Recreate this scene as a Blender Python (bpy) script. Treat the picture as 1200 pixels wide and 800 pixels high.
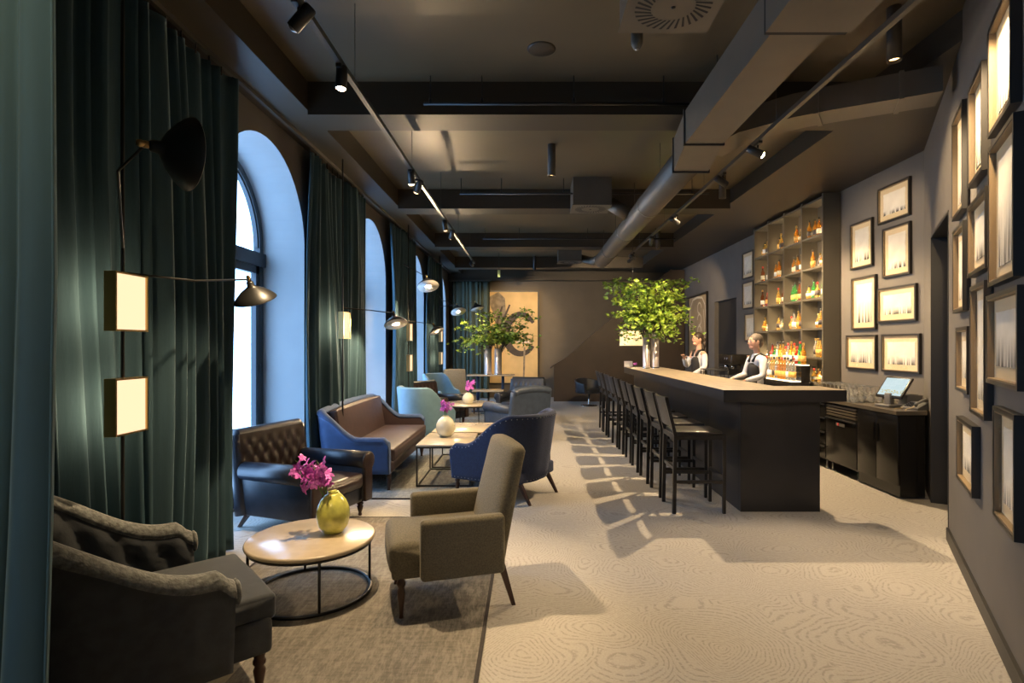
import bpy, bmesh, math, random
from mathutils import Vector, Matrix, Euler
random.seed(7)
PI = math.pi
scene = bpy.context.scene
for o in list(bpy.data.objects): bpy.data.objects.remove(o)
COL = scene.collection

# ------------------------------------------------------------ camera, world, exposure
cam_d = bpy.data.cameras.new('camera'); cam = bpy.data.objects.new('camera', cam_d); COL.objects.link(cam)
cam.location = (0, 0, 1.6); cam.rotation_euler = (PI/2, 0, 0)
cam_d.sensor_width = 36; cam_d.lens = 36*650/1200
cam_d.shift_x = -20/1200; cam_d.shift_y = 4/1200; cam_d.clip_start = .05
scene.camera = cam
scene.view_settings.view_transform = 'Standard'; scene.view_settings.look = 'None'
scene.view_settings.gamma = 1; scene.view_settings.use_curve_mapping = False
scene.view_settings.exposure = 0.0
world = bpy.data.worlds.new('daylight'); scene.world = world; world.use_nodes = True
wn = world.node_tree.nodes['Background']; wn.inputs[0].default_value = (.33, .59, 1.0, 1); wn.inputs[1].default_value = 9.5
SPOT = 1.0           # overall strength of the warm lamps
WARM = (1.0, .72, .41)

def spot_light(name, loc, target, watts, angle=60, blend=.6, color=WARM, size=.03, parent=None):
    d = bpy.data.lights.new(name, 'SPOT'); d.energy = watts*SPOT; d.color = color
    d.spot_size = math.radians(angle); d.spot_blend = blend; d.shadow_soft_size = size
    o = bpy.data.objects.new(name, d); COL.objects.link(o)
    v = Vector(target)-Vector(loc)
    o.rotation_mode = 'QUATERNION'; q = v.to_track_quat('-Z', 'Y')
    if parent:
        o.parent = parent; m = Matrix.Translation(loc) @ q.to_matrix().to_4x4()
        pm = Matrix.Translation(parent.location) @ parent.rotation_euler.to_matrix().to_4x4()
        m = pm.inverted() @ m; o.location = m.to_translation(); o.rotation_quaternion = m.to_quaternion()
    else:
        o.location = loc; o.rotation_quaternion = q
    return o
def point_light(name, loc, watts, color=WARM, size=.03, parent=None):
    d = bpy.data.lights.new(name, 'POINT'); d.energy = watts*SPOT; d.color = color; d.shadow_soft_size = size
    o = bpy.data.objects.new(name, d); COL.objects.link(o); o.location = loc
    if parent: o.parent = parent
    return o
WIN = [-2.56, 4.29, 7.72, 11.14, 14.54]      # near edge of each window, 1.76 wide; first is unseen, added behind the camera as fill light
for i, y in enumerate(WIN):           # daylight sampling portals in the window openings
    d = bpy.data.lights.new('window_portal', 'AREA'); d.shape = 'RECTANGLE'; d.size = 1.9; d.size_y = 3.6
    d.cycles.is_portal = True
    o = bpy.data.objects.new('window_portal', d); COL.objects.link(o)
    o.location = (-3.06, y+.88, 1.75); o.rotation_euler = (PI/2, 0, -PI/2)
    o.rotation_euler = Vector((1, 0, 0)).to_track_quat('-Z', 'Z').to_euler()

# ------------------------------------------------------------ materials
def mat(name, col, rough=.6, metal=0, noise=0, nscale=20, bump=0, bscale=200, sheen=0, spec=.5, emit=None, estr=0, coat=0, stretch=None, col2=None, trans=0, alpha=1):
    m = bpy.data.materials.new(name); m.use_nodes = True
    nt = m.node_tree; b = nt.nodes['Principled BSDF']
    b.inputs['Base Color'].default_value = (*col, 1); b.inputs['Roughness'].default_value = rough
    b.inputs['Metallic'].default_value = metal; b.inputs['Specular IOR Level'].default_value = spec
    if sheen: b.inputs['Sheen Weight'].default_value = sheen; b.inputs['Sheen Roughness'].default_value = .35; b.inputs['Sheen Tint'].default_value = (*[min(1, .25+c*5) for c in col], 1)
    if coat: b.inputs['Coat Weight'].default_value = coat; b.inputs['Coat Roughness'].default_value = .15
    if trans: b.inputs['Transmission Weight'].default_value = trans
    if emit: b.inputs['Emission Color'].default_value = (*emit, 1); b.inputs['Emission Strength'].default_value = estr
    tc = nt.nodes.new('ShaderNodeTexCoord')
    mp = nt.nodes.new('ShaderNodeMapping'); nt.links.new(tc.outputs['Object'], mp.inputs[0])
    if stretch: mp.inputs['Scale'].default_value = stretch
    if noise or col2:
        n = nt.nodes.new('ShaderNodeTexNoise'); n.inputs['Scale'].default_value = nscale; n.inputs['Detail'].default_value = 5
        nt.links.new(mp.outputs[0], n.inputs[0])
        r = nt.nodes.new('ShaderNodeMix'); r.data_type = 'RGBA'
        c2 = col2 or tuple(min(1, c*(1+noise)) for c in col); c1 = col if col2 else tuple(c*(1-noise) for c in col)
        r.inputs[6].default_value = (*c1, 1); r.inputs[7].default_value = (*c2, 1)
        cr = nt.nodes.new('ShaderNodeMapRange'); cr.inputs[1].default_value = .35; cr.inputs[2].default_value = .65
        nt.links.new(n.outputs[0], cr.inputs[0]); nt.links.new(cr.outputs[0], r.inputs[0])
        nt.links.new(r.outputs[2], b.inputs['Base Color'])
    if bump:
        n = nt.nodes.new('ShaderNodeTexNoise'); n.inputs['Scale'].default_value = bscale; n.inputs['Detail'].default_value = 3
        nt.links.new(mp.outputs[0], n.inputs[0])
        bp = nt.nodes.new('ShaderNodeBump'); bp.inputs['Strength'].default_value = bump; bp.inputs['Distance'].default_value = .01
        nt.links.new(n.outputs[0], bp.inputs['Height']); nt.links.new(bp.outputs[0], b.inputs['Normal'])
    return m
def glass_mat(name, tint=(1, 1, 1), gloss=.08):
    m = bpy.data.materials.new(name); m.use_nodes = True; nt = m.node_tree; nt.nodes.clear()
    out = nt.nodes.new('ShaderNodeOutputMaterial'); mx = nt.nodes.new('ShaderNodeMixShader')
    t = nt.nodes.new('ShaderNodeBsdfTransparent'); t.inputs[0].default_value = (*tint, 1)
    g = nt.nodes.new('ShaderNodeBsdfGlossy'); g.inputs['Roughness'].default_value = .03
    mx.inputs[0].default_value = gloss*.6
    nt.links.new(t.outputs[0], mx.inputs[1]); nt.links.new(g.outputs[0], mx.inputs[2])
    nt.links.new(mx.outputs[0], out.inputs[0]); return m
def emis(name, col, s):
    m = bpy.data.materials.new(name); m.use_nodes = True; nt = m.node_tree; nt.nodes.clear()
    out = nt.nodes.new('ShaderNodeOutputMaterial'); e = nt.nodes.new('ShaderNodeEmission')
    e.inputs[0].default_value = (*col, 1); e.inputs[1].default_value = s; nt.links.new(e.outputs[0], out.inputs[0]); return m

M = {}
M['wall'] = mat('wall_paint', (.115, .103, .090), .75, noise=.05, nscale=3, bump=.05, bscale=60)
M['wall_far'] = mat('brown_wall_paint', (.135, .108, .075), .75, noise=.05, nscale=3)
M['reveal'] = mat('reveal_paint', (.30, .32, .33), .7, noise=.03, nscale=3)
M['ceil'] = mat('ceiling_paint', (.098, .075, .043), .42, noise=.08, nscale=1.5, spec=.45)
M['beam'] = mat('beam_paint', (.038, .029, .018), .5)
M['black'] = mat('black_metal', (.012, .012, .012), .4, spec=.5)
M['track'] = mat('grey_track', (.10, .09, .075), .35, metal=.5)
M['duct'] = mat('painted_duct', (.115, .098, .075), .42, metal=.25, noise=.06, nscale=4)
M['gasket'] = mat('gasket', (.01, .01, .01), .8)
M['frame_w'] = mat('window_frame_paint', (.030, .042, .055), .5)
M['glass'] = glass_mat('clear_glass')
M['velvet'] = mat('teal_velvet', (.022, .057, .077), .85, sheen=.5, noise=.12, nscale=8, stretch=(1, 1, .15), bump=.1, bscale=80)
M['velvet_b'] = mat('green_teal_velvet', (.055, .115, .135), .9, sheen=.5, noise=.1, nscale=8, stretch=(1, 1, .15))
M['velvet_c'] = mat('dark_olive_velvet', (.050, .066, .048), .9, sheen=.3, noise=.1, nscale=8, stretch=(1, 1, .15))
M['brass'] = mat('brass', (.45, .30, .12), .3, metal=1)
M['chrome'] = mat('chrome', (.6, .6, .6), .15, metal=1)
M['steel'] = mat('brushed_steel', (.42, .42, .43), .3, metal=1)
M['vase_s'] = mat('silver_vase', (.62, .56, .54), .38, metal=.75)
M['wood_d'] = mat('dark_turned_wood', (.045, .018, .010), .35, noise=.3, nscale=30, stretch=(1, 1, .2))
M['wood_top'] = mat('pale_stone_top', (.52, .43, .31), .22, noise=.06, nscale=10, coat=.3)
M['leather_b'] = mat('dark_brown_leather', (.032, .018, .014), .33, noise=.25, nscale=12, bump=.15, bscale=150)
M['leather_n'] = mat('navy_leather', (.018, .022, .033), .35, noise=.2, nscale=12, bump=.12, bscale=150)
M['leather_bl'] = mat('blue_grey_leather', (.05, .068, .105), .38, noise=.15, nscale=12, bump=.1, bscale=150)
M['leather_s'] = mat('sofa_brown_leather', (.034, .018, .018), .48, noise=.2, nscale=10, bump=.1, bscale=120)
M['blue_v'] = mat('blue_velvet', (.030, .060, .14), .8, sheen=.5, noise=.1, nscale=15)
M['navy_f'] = mat('navy_fabric', (.022, .034, .080), .85, sheen=.3, noise=.15, nscale=60, bump=.2, bscale=400)
M['brown_f'] = mat('dark_inner_fabric', (.028, .022, .020), .8, sheen=.1, noise=.15, nscale=40)
M['lblue'] = mat('light_blue_leather', (.12, .215, .28), .5, noise=.06, nscale=10)
M['grey_f'] = mat('charcoal_velvet', (.036, .041, .048), .85, sheen=.45, noise=.15, nscale=18, bump=.2, bscale=300)
M['trim_f'] = mat('ruched_grey_velvet', (.12, .125, .12), .85, sheen=.4, noise=.35, nscale=45, bump=.6, bscale=60)
M['olive'] = mat('olive_grey_wool', (.125, .110, .075), .9, noise=.22, nscale=120, bump=.35, bscale=500, sheen=.1)
M['beige_f'] = mat('beige_fabric', (.30, .27, .21), .9, noise=.1, nscale=40)
M['counter'] = mat('bar_panel', (.015, .015, .018), .32, noise=.2, nscale=2.5, spec=.5)
M['bartop'] = mat('bar_top', (.30, .245, .175), .5, noise=.14, nscale=6, stretch=(4, .5, 1))
M['stool'] = mat('stool_black_wood', (.013, .012, .012), .35)
M['stoolseat'] = mat('stool_leather', (.030, .027, .026), .3, bump=.1)
M['shelf'] = mat('back_bar_shelf', (.085, .074, .055), .5)
M['cab'] = mat('black_cabinet', (.012, .011, .010), .22, noise=.1)
M['steeltop'] = mat('worktop_steel', (.20, .17, .13), .3, metal=.6)
M['dk'] = mat('dark_door_paint', (.017, .016, .015), .45)
M['stairm'] = mat('stair_cladding', (.055, .038, .026), .5, noise=.12, nscale=2)
M['frame_bk'] = mat('picture_frame_black', (.016, .013, .010), .4)
M['frame_oak'] = mat('picture_frame_inner', (.20, .14, .075), .5)
M['mount'] = mat('cream_mount', (.62, .50, .31), .8)
M['white_e'] = mat('white_enamel', (.75, .72, .66), .4)
M['egg'] = mat('yellow_green_glass', (.62, .62, .14), .18, noise=.25, nscale=14, trans=.12, coat=.5)
M['cream'] = mat('cream_ceramic', (.72, .68, .50), .25, noise=.06, nscale=14, coat=.5)
M['petal'] = mat('magenta_petal', (.52, .05, .50), .5, noise=.4, nscale=60, col2=(.78, .25, .72))
M['green_stem'] = mat('green_stem', (.08, .16, .03), .5)
M['leaf'] = mat('fresh_leaf', (.075, .17, .015), .5, col2=(.34, .46, .05), nscale=9)
M['leaf2'] = mat('green_leaf', (.10, .19, .018), .5, col2=(.34, .42, .05), nscale=9)
M['bark'] = mat('bark', (.07, .05, .03), .8)
M['skin'] = mat('skin', (.58, .33, .23), .5, noise=.05)
M['hair_d'] = mat('dark_hair', (.03, .018, .012), .5, noise=.3, nscale=60)
M['hair_g'] = mat('short_brown_hair', (.10, .08, .065), .6, noise=.3, nscale=60)
M['shirt'] = mat('white_cotton', (.62, .62, .66), .8, noise=.04)
M['vest'] = mat('black_vest', (.018, .016, .016), .7)
M['apron'] = mat('black_trousers', (.015, .015, .016), .8)
M['plastic'] = mat('grey_plastic', (.12, .115, .11), .4)
M['panel_e'] = emis('warm_diffuser', (1.0, .70, .42), 1.35)
M['panel_b'] = emis('warm_back_glow', (1.0, .72, .42), 22)
M['bulb'] = emis('lamp_lens', (1.0, .68, .34), 60)
M['bulb_dim'] = emis('lamp_lens_soft', (1.0, .62, .28), 6)
M['shade_e'] = mat('lit_linen_shade', (.8, .7, .5), .8, emit=(1.0, .70, .32), estr=1.1)
M['screen_e'] = None
M['strip_e'] = emis('shelf_light_strip', (1.0, .70, .36), 85)
M['riser_e'] = emis('lit_bottle_stand', (1.0, .80, .52), 4)
M['led_b'] = emis('blue_status_light', (.1, .3, 1.0), 1.5)
M['red'] = mat('red_badge', (.5, .03, .03), .4)
M['wglass'] = mat('drinking_glass', (.8, .8, .76), .08, trans=.85)

def pattern_carpet():
    m = bpy.data.materials.new('fan_pattern_carpet'); m.use_nodes = True; nt = m.node_tree; L = nt.links.new; N = nt.nodes.new
    b = nt.nodes['Principled BSDF']; b.inputs['Roughness'].default_value = .75; b.inputs['Specular IOR Level'].default_value = .35
    tc = N('ShaderNodeTexCoord'); v = N('ShaderNodeTexVoronoi'); v.inputs['Scale'].default_value = 1.9
    nz = N('ShaderNodeTexNoise'); nz.inputs['Scale'].default_value = 1.3; L(tc.outputs['Object'], nz.inputs[0])
    mp = N('ShaderNodeVectorMath'); mp.operation = 'MULTIPLY_ADD'; mp.inputs[1].default_value = (.75, .55, 0)
    L(nz.outputs['Color'], mp.inputs[0]); L(tc.outputs['Object'], mp.inputs[2]); L(mp.outputs[0], v.inputs['Vector'])
    mu = N('ShaderNodeMath'); mu.operation = 'MULTIPLY'; mu.inputs[1].default_value = 140; L(v.outputs['Distance'], mu.inputs[0])
    si = N('ShaderNodeMath'); si.operation = 'SINE'; L(mu.outputs[0], si.inputs[0])
    n2 = N('ShaderNodeTexNoise'); n2.inputs['Scale'].default_value = 38; n2.inputs['Detail'].default_value = 2; L(tc.outputs['Object'], n2.inputs[0])
    mr2 = N('ShaderNodeMapRange'); mr2.inputs[1].default_value = .38; mr2.inputs[2].default_value = .55; L(n2.outputs[0], mr2.inputs[0])
    mr = N('ShaderNodeMapRange'); mr.inputs[1].default_value = .1; mr.inputs[2].default_value = .95; L(si.outputs[0], mr.inputs[0])
    mm = N('ShaderNodeMath'); mm.operation = 'MULTIPLY'; L(mr.outputs[0], mm.inputs[0]); L(mr2.outputs[0], mm.inputs[1])
    m3 = N('ShaderNodeMath'); m3.operation = 'MULTIPLY'; m3.inputs[1].default_value = .38; L(mm.outputs[0], m3.inputs[0])
    n3 = N('ShaderNodeTexNoise'); n3.inputs['Scale'].default_value = 90; n3.inputs['Detail'].default_value = 4; L(tc.outputs['Object'], n3.inputs[0])
    base = N('ShaderNodeMix'); base.data_type = 'RGBA'; base.inputs[6].default_value = (.33, .31, .28, 1); base.inputs[7].default_value = (.48, .455, .415, 1); L(n3.outputs[0], base.inputs[0])
    mx = N('ShaderNodeMix'); mx.data_type = 'RGBA'; mx.inputs[7].default_value = (.15, .14, .12, 1)
    L(base.outputs[2], mx.inputs[6]); L(m3.outputs[0], mx.inputs[0]); L(mx.outputs[2], b.inputs['Base Color'])
    bp = N('ShaderNodeBump'); bp.inputs['Strength'].default_value = .25; bp.inputs['Distance'].default_value = .01; bp.invert = True
    L(mm.outputs[0], bp.inputs['Height']); L(bp.outputs[0], b.inputs['Normal'])
    return m
def rug_mat(name, cols, off):
    m = bpy.data.materials.new(name); m.use_nodes = True; nt = m.node_tree; L = nt.links.new; N = nt.nodes.new
    b = nt.nodes['Principled BSDF']; b.inputs['Roughness'].default_value = .95; b.inputs['Specular IOR Level'].default_value = .1
    tc = N('ShaderNodeTexCoord'); mp = N('ShaderNodeMapping'); mp.inputs['Location'].default_value = off; L(tc.outputs['Object'], mp.inputs[0])
    br = N('ShaderNodeTexBrick'); br.offset = .37; br.inputs['Scale'].default_value = 1; br.inputs['Brick Width'].default_value = .85; br.inputs['Row Height'].default_value = .62
    br.inputs['Mortar Size'].default_value = .004; br.inputs['Color1'].default_value = (0, 0, 0, 1); br.inputs['Color2'].default_value = (1, 1, 1, 1); br.inputs['Mortar'].default_value = (.3, .3, .3, 1)
    L(mp.outputs[0], br.inputs[0])
    cr = N('ShaderNodeValToRGB'); e = cr.color_ramp.elements; e[0].color = (*cols[0], 1); e[1].color = (*cols[-1], 1)
    for i, c in enumerate(cols[1:-1]): x = e.new((i+1)/(len(cols)-1)); x.color = (*c, 1)
    L(br.outputs['Color'], cr.inputs[0])
    def nz(scale, st, lo, hi):
        p = N('ShaderNodeMapping'); p.inputs['Scale'].default_value = st; L(tc.outputs['Object'], p.inputs[0])
        n = N('ShaderNodeTexNoise'); n.inputs['Scale'].default_value = scale; n.inputs['Detail'].default_value = 6; n.inputs['Roughness'].default_value = .7; L(p.outputs[0], n.inputs[0])
        r = N('ShaderNodeMapRange'); r.inputs[1].default_value = lo; r.inputs[2].default_value = hi; L(n.outputs[0], r.inputs[0]); return r.outputs[0]
    a = nz(7, (1, 6, 1), .40, .62); c = nz(45, (1, .25, 1), .42, .60); d = nz(1.7, (1, 1, 1), .35, .65)
    def mix(f, x, col, w):
        k = N('ShaderNodeMath'); k.operation = 'MULTIPLY'; k.inputs[1].default_value = w; L(f, k.inputs[0])
        q = N('ShaderNodeMix'); q.data_type = 'RGBA'; q.inputs[7].default_value = (*col, 1); L(x, q.inputs[6]); L(k.outputs[0], q.inputs[0]); return q.outputs[2]
    o = mix(d, cr.outputs[0], (.27, .25, .21), .15); o = mix(a, o, (.06, .055, .055), .40); o = mix(c, o, (.40, .38, .33), .35)
    L(o, b.inputs['Base Color'])
    bp = N('ShaderNodeBump'); bp.inputs['Strength'].default_value = .4; bp.inputs['Distance'].default_value = .01; L(c, bp.inputs['Height']); L(bp.outputs[0], b.inputs['Normal'])
    return m
def print_mat(name, seed, dens):
    """a faded pencil drawing on pale paper: upright strokes gathered towards the foot of the sheet"""
    m = bpy.data.materials.new(name); m.use_nodes = True; nt = m.node_tree; L = nt.links.new; N = nt.nodes.new
    b = nt.nodes['Principled BSDF']; b.inputs['Roughness'].default_value = .85
    tc = N('ShaderNodeTexCoord'); mp = N('ShaderNodeMapping'); mp.inputs['Location'].default_value = (0, seed*3.7, seed*.9); mp.inputs['Scale'].default_value = (1, 70, 1.6); L(tc.outputs['Object'], mp.inputs[0])
    n = N('ShaderNodeTexNoise'); n.inputs['Scale'].default_value = 1; n.inputs['Detail'].default_value = 2; L(mp.outputs[0], n.inputs[0])
    sx = N('ShaderNodeSeparateXYZ'); L(tc.outputs['Generated'], sx.inputs[0])
    g = N('ShaderNodeMapRange'); g.inputs[1].default_value = .15+.45*dens; g.inputs[2].default_value = .05; L(sx.outputs[2], g.inputs[0])
    r = N('ShaderNodeMapRange'); r.inputs[1].default_value = .44; r.inputs[2].default_value = .52; L(n.outputs[0], r.inputs[0])
    k = N('ShaderNodeMath'); k.operation = 'MULTIPLY'; L(g.outputs[0], k.inputs[0]); L(r.outputs[0], k.inputs[1])
    n2 = N('ShaderNodeTexNoise'); n2.inputs['Scale'].default_value = 7; L(tc.outputs['Object'], n2.inputs[0])
    base = N('ShaderNodeMix'); base.data_type = 'RGBA'; base.inputs[6].default_value = (.60, .56, .47, 1); base.inputs[7].default_value = (.82, .78, .68, 1); L(n2.outputs[0], base.inputs[0])
    q = N('ShaderNodeMix'); q.data_type = 'RGBA'; q.inputs[7].default_value = (.07, .06, .05, 1); L(base.outputs[2], q.inputs[6]); L(k.outputs[0], q.inputs[0]); L(q.outputs[2], b.inputs['Base Color'])
    return m
M['carpet'] = pattern_carpet()
M['rug1'] = rug_mat('patchwork_rug', [(.05, .055, .07), (.28, .25, .20), (.06, .06, .08), (.50, .44, .33), (.14, .11, .10), (.36, .33, .27)], (.3, .1, 0))
M['rug2'] = rug_mat('patchwork_rug_blue', [(.12, .16, .18), (.24, .19, .12), (.32, .35, .34), (.10, .12, .15), (.36, .31, .22)], (1.3, .4, 0))
PRINTS = [print_mat('pencil_print', i, d) for i, d in enumerate([.3, .9, .15, 1.0, .5])]
def bottle_mat(name, col, tr=.75):
    return mat(name, col, .08, trans=tr, spec=.6)
BM = {'amber': bottle_mat('amber_spirit', (.95, .42, .05)), 'green': bottle_mat('green_glass', (.10, .50, .12)), 'clear': bottle_mat('clear_spirit', (.92, .90, .82), .85),
      'brown': bottle_mat('brown_glass', (.42, .12, .03)), 'golden': bottle_mat('golden_spirit', (1.0, .66, .16)), 'red': bottle_mat('red_spirit', (.75, .06, .04))}
CAPS = [mat('cap_black', (.02, .02, .02), .4), mat('cap_red', (.45, .03, .02), .4), mat('cap_gold', (.5, .33, .1), .3, metal=.8)]
LABELM = [mat('label_cream', (.78, .70, .52), .7), mat('label_white', (.80, .80, .78), .7), mat('label_dark', (.06, .05, .05), .6), mat('label_ochre', (.70, .40, .10), .7)]

# ------------------------------------------------------------ mesh builder
def V(*a): return Vector(a)
class MB:
    def __init__(s): s.v = []; s.f = []; s.m = []; s.s = []
    def add(s, vs, fs, mi=0, smooth=False, mx=None):
        b = len(s.v); s.v += [(mx @ Vector(v)) if mx else Vector(v) for v in vs]
        for f in fs: s.f.append([b+i for i in f]); s.m.append(mi); s.s.append(smooth)
        return s
    def box(s, x0, x1, y0, y1, z0, z1, mi=0, mx=None):
        vs = [(x, y, z) for z in (z0, z1) for y in (y0, y1) for x in (x0, x1)]
        return s.add(vs, [(0, 2, 3, 1), (4, 5, 7, 6), (0, 1, 5, 4), (2, 6, 7, 3), (0, 4, 6, 2), (1, 3, 7, 5)], mi, False, mx)
    def bm(s, bm, mi=0, smooth=True, mx=None):
        bm.verts.ensure_lookup_table(); vs = [v.co.copy() for v in bm.verts]; fs = [[v.index for v in f.verts] for f in bm.faces]
        bm.free(); return s.add(vs, fs, mi, smooth, mx)
    def rbox(s, x0, x1, y0, y1, z0, z1, r=.02, mi=0, mx=None, seg=3, puff=0, cuts=0):
        bm = bmesh.new(); bmesh.ops.create_cube(bm, size=1)
        bmesh.ops.scale(bm, vec=(x1-x0, y1-y0, z1-z0), verts=bm.verts)
        if cuts: bmesh.ops.subdivide_edges(bm, edges=bm.edges[:], cuts=cuts, use_grid_fill=True)
        if puff:
            hx, hy, hz = (x1-x0)/2, (y1-y0)/2, (z1-z0)/2
            for v in bm.verts:
                a = max(0, 1-(v.co.x/hx)**2); c = max(0, 1-(v.co.y/hy)**2); e = max(0, 1-(v.co.z/hz)**2)
                v.co.z += math.copysign(puff*math.sqrt(a*c), v.co.z) if abs(abs(v.co.z)-hz) < 1e-5 else 0
                if abs(abs(v.co.x)-hx) < 1e-5: v.co.x += math.copysign(puff*.5*math.sqrt(c*e), v.co.x)
                if abs(abs(v.co.y)-hy) < 1e-5: v.co.y += math.copysign(puff*.5*math.sqrt(a*e), v.co.y)
        es = [e for e in bm.edges if len(e.link_faces) == 2 and e.calc_face_angle() > .9]
        bmesh.ops.bevel(bm, geom=es, offset=r, segments=seg, profile=.5, affect='EDGES', clamp_overlap=True)
        bmesh.ops.translate(bm, vec=((x0+x1)/2, (y0+y1)/2, (z0+z1)/2), verts=bm.verts)
        bm.verts.index_update(); return s.bm(bm, mi, True, mx)
    def tube(s, pts, r, n=8, mi=0, mx=None, caps=True, smooth=True):
        pts = [Vector(p) for p in pts]; R = r if isinstance(r, (list, tuple)) else [r]*len(pts); vs = []; fs = []
        up = None
        for i, p in enumerate(pts):
            t = (pts[min(i+1, len(pts)-1)]-pts[max(i-1, 0)]).normalized()
            if up is None: up = Vector((0, 0, 1)) if abs(t.z) < .9 else Vector((1, 0, 0))
            a = t.cross(up).normalized(); b = a.cross(t).normalized(); up = b
            for k in range(n):
                an = 2*PI*k/n; vs.append(p+(a*math.cos(an)+b*math.sin(an))*R[i])
        for i in range(len(pts)-1):
            for k in range(n): fs.append((i*n+k, i*n+(k+1) % n, (i+1)*n+(k+1) % n, (i+1)*n+k))
        if caps: fs.append(tuple(range(n))[::-1]); fs.append(tuple((len(pts)-1)*n+k for k in range(n)))
        return s.add(vs, fs, mi, smooth, mx)
    def bar(s, p, q, w, h, mi=0, mx=None):
        p = Vector(p); q = Vector(q); t = (q-p); l = t.length; rot = t.to_track_quat('X', 'Z').to_matrix().to_4x4()
        m = Matrix.Translation(p) @ rot
        if mx: m = mx @ m
        return s.box(0, l, -w/2, w/2, -h/2, h/2, mi, m)
    def lathe(s, prof, n=24, mi=0, mx=None, smooth=True, close=False):
        vs = []; fs = []
        for (r, z) in prof:
            for k in range(n): vs.append((r*math.cos(2*PI*k/n), r*math.sin(2*PI*k/n), z))
        m = len(prof)
        for i in range(m-1):
            for k in range(n): fs.append((i*n+k, i*n+(k+1) % n, (i+1)*n+(k+1) % n, (i+1)*n+k))
        if prof[0][0] > 1e-4 and not close: fs.append(tuple(range(n))[::-1])
        if prof[-1][0] > 1e-4 and not close: fs.append(tuple((m-1)*n+k for k in range(n)))
        return s.add(vs, fs, mi, smooth, mx)
    def build(s, name, mats, parent=None, loc=None, bevel=0, auto=None):
        me = bpy.data.meshes.new(name); me.from_pydata([tuple(v) for v in s.v], [], s.f)
        if not isinstance(mats, (list, tuple)): mats = [mats]
        for m in mats: me.materials.append(m)
        me.polygons.foreach_set('material_index', s.m); me.polygons.foreach_set('use_smooth', s.s)
        me.update(); o = bpy.data.objects.new(name, me); COL.objects.link(o)
        if parent: o.parent = parent
        if loc: o.location = loc
        if bevel:
            b = o.modifiers.new('bevel', 'BEVEL'); b.width = bevel; b.segments = 2; b.limit_method = 'ANGLE'
        return o
def tag(o, label, cat, group=None):
    o['label'] = label; o['category'] = cat
    if group: o['group'] = group
    return o
def struct(o): o['kind'] = 'structure'; return o
def thing(name, label, cat, loc=(0, 0, 0), rz=0, group=None):
    o = bpy.data.objects.new(name, None); COL.objects.link(o); o.empty_display_size = .1
    o.location = loc; o.rotation_euler = (0, 0, rz); return tag(o, label, cat, group)
def kids(o): return [c for c in bpy.data.objects if c.parent == o]
def dup(src, loc, rz=None, label=None, group=None, parent=None, children=None):
    r = src.copy(); COL.objects.link(r); r.location = loc
    if rz is not None: r.rotation_euler = (0, 0, rz)
    if label: r['label'] = label
    if group: r['group'] = group
    for ch in kids(src):
        c = ch.copy(); COL.objects.link(c); c.parent = r
        for g in kids(ch):
            d = g.copy(); COL.objects.link(d); d.parent = c
            for h in kids(g):
                e = h.copy(); COL.objects.link(e); e.parent = d
    return r
ORD = ['first', 'second', 'third', 'fourth', 'fifth', 'sixth', 'seventh', 'eighth', 'ninth', 'tenth', 'eleventh', 'twelfth']

# ============================================================ THE ROOM
YB, YE = -3.0, 17.0       # behind the camera, far wall
ZC = 4.0
struct(MB().box(-3.2, 5.2, YB-.2, YE+.2, -.1, 0).build('floor', M['carpet']))
struct(MB().box(-3.2, 5.2, YB-.2, YE+.2, ZC, ZC+.15).build('ceiling', M['ceil']))
# left wall with arched openings
def left_wall():
    b = MB(); X0, X1 = -2.98, -2.45; R = .88; ZS = 2.64; y = YB
    for w in WIN+[None]:
        y1 = w if w is not None else YE
        b.box(X0, X1, y, y1, 0, ZC)
        if w is None: break
        n = 28; yc = w+R
        arc = [(yc-R*math.cos(PI*k/n), ZS+R*1.02*math.sin(PI*k/n)) for k in range(n+1)]
        for k in range(n):
            (ya, za), (yb, zb) = arc[k], arc[k+1]
            b.add([(X1, ya, za), (X1, yb, zb), (X1, yb, ZC), (X1, ya, ZC), (X0, ya, za), (X0, yb, zb), (X0, yb, ZC), (X0, ya, ZC)],
                  [(0, 1, 2, 3), (5, 4, 7, 6)], 0)
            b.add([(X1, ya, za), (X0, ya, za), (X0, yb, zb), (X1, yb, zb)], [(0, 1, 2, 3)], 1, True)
        e = .004   # plastered, light painted jambs
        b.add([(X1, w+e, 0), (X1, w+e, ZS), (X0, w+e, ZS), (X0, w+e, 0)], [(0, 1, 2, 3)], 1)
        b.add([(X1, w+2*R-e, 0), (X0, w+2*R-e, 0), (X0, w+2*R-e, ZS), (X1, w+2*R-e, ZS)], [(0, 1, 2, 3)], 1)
        y = w+2*R
    return b.build('wall_left', [M['wall'], M['reveal']])
struct(left_wall())
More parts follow.
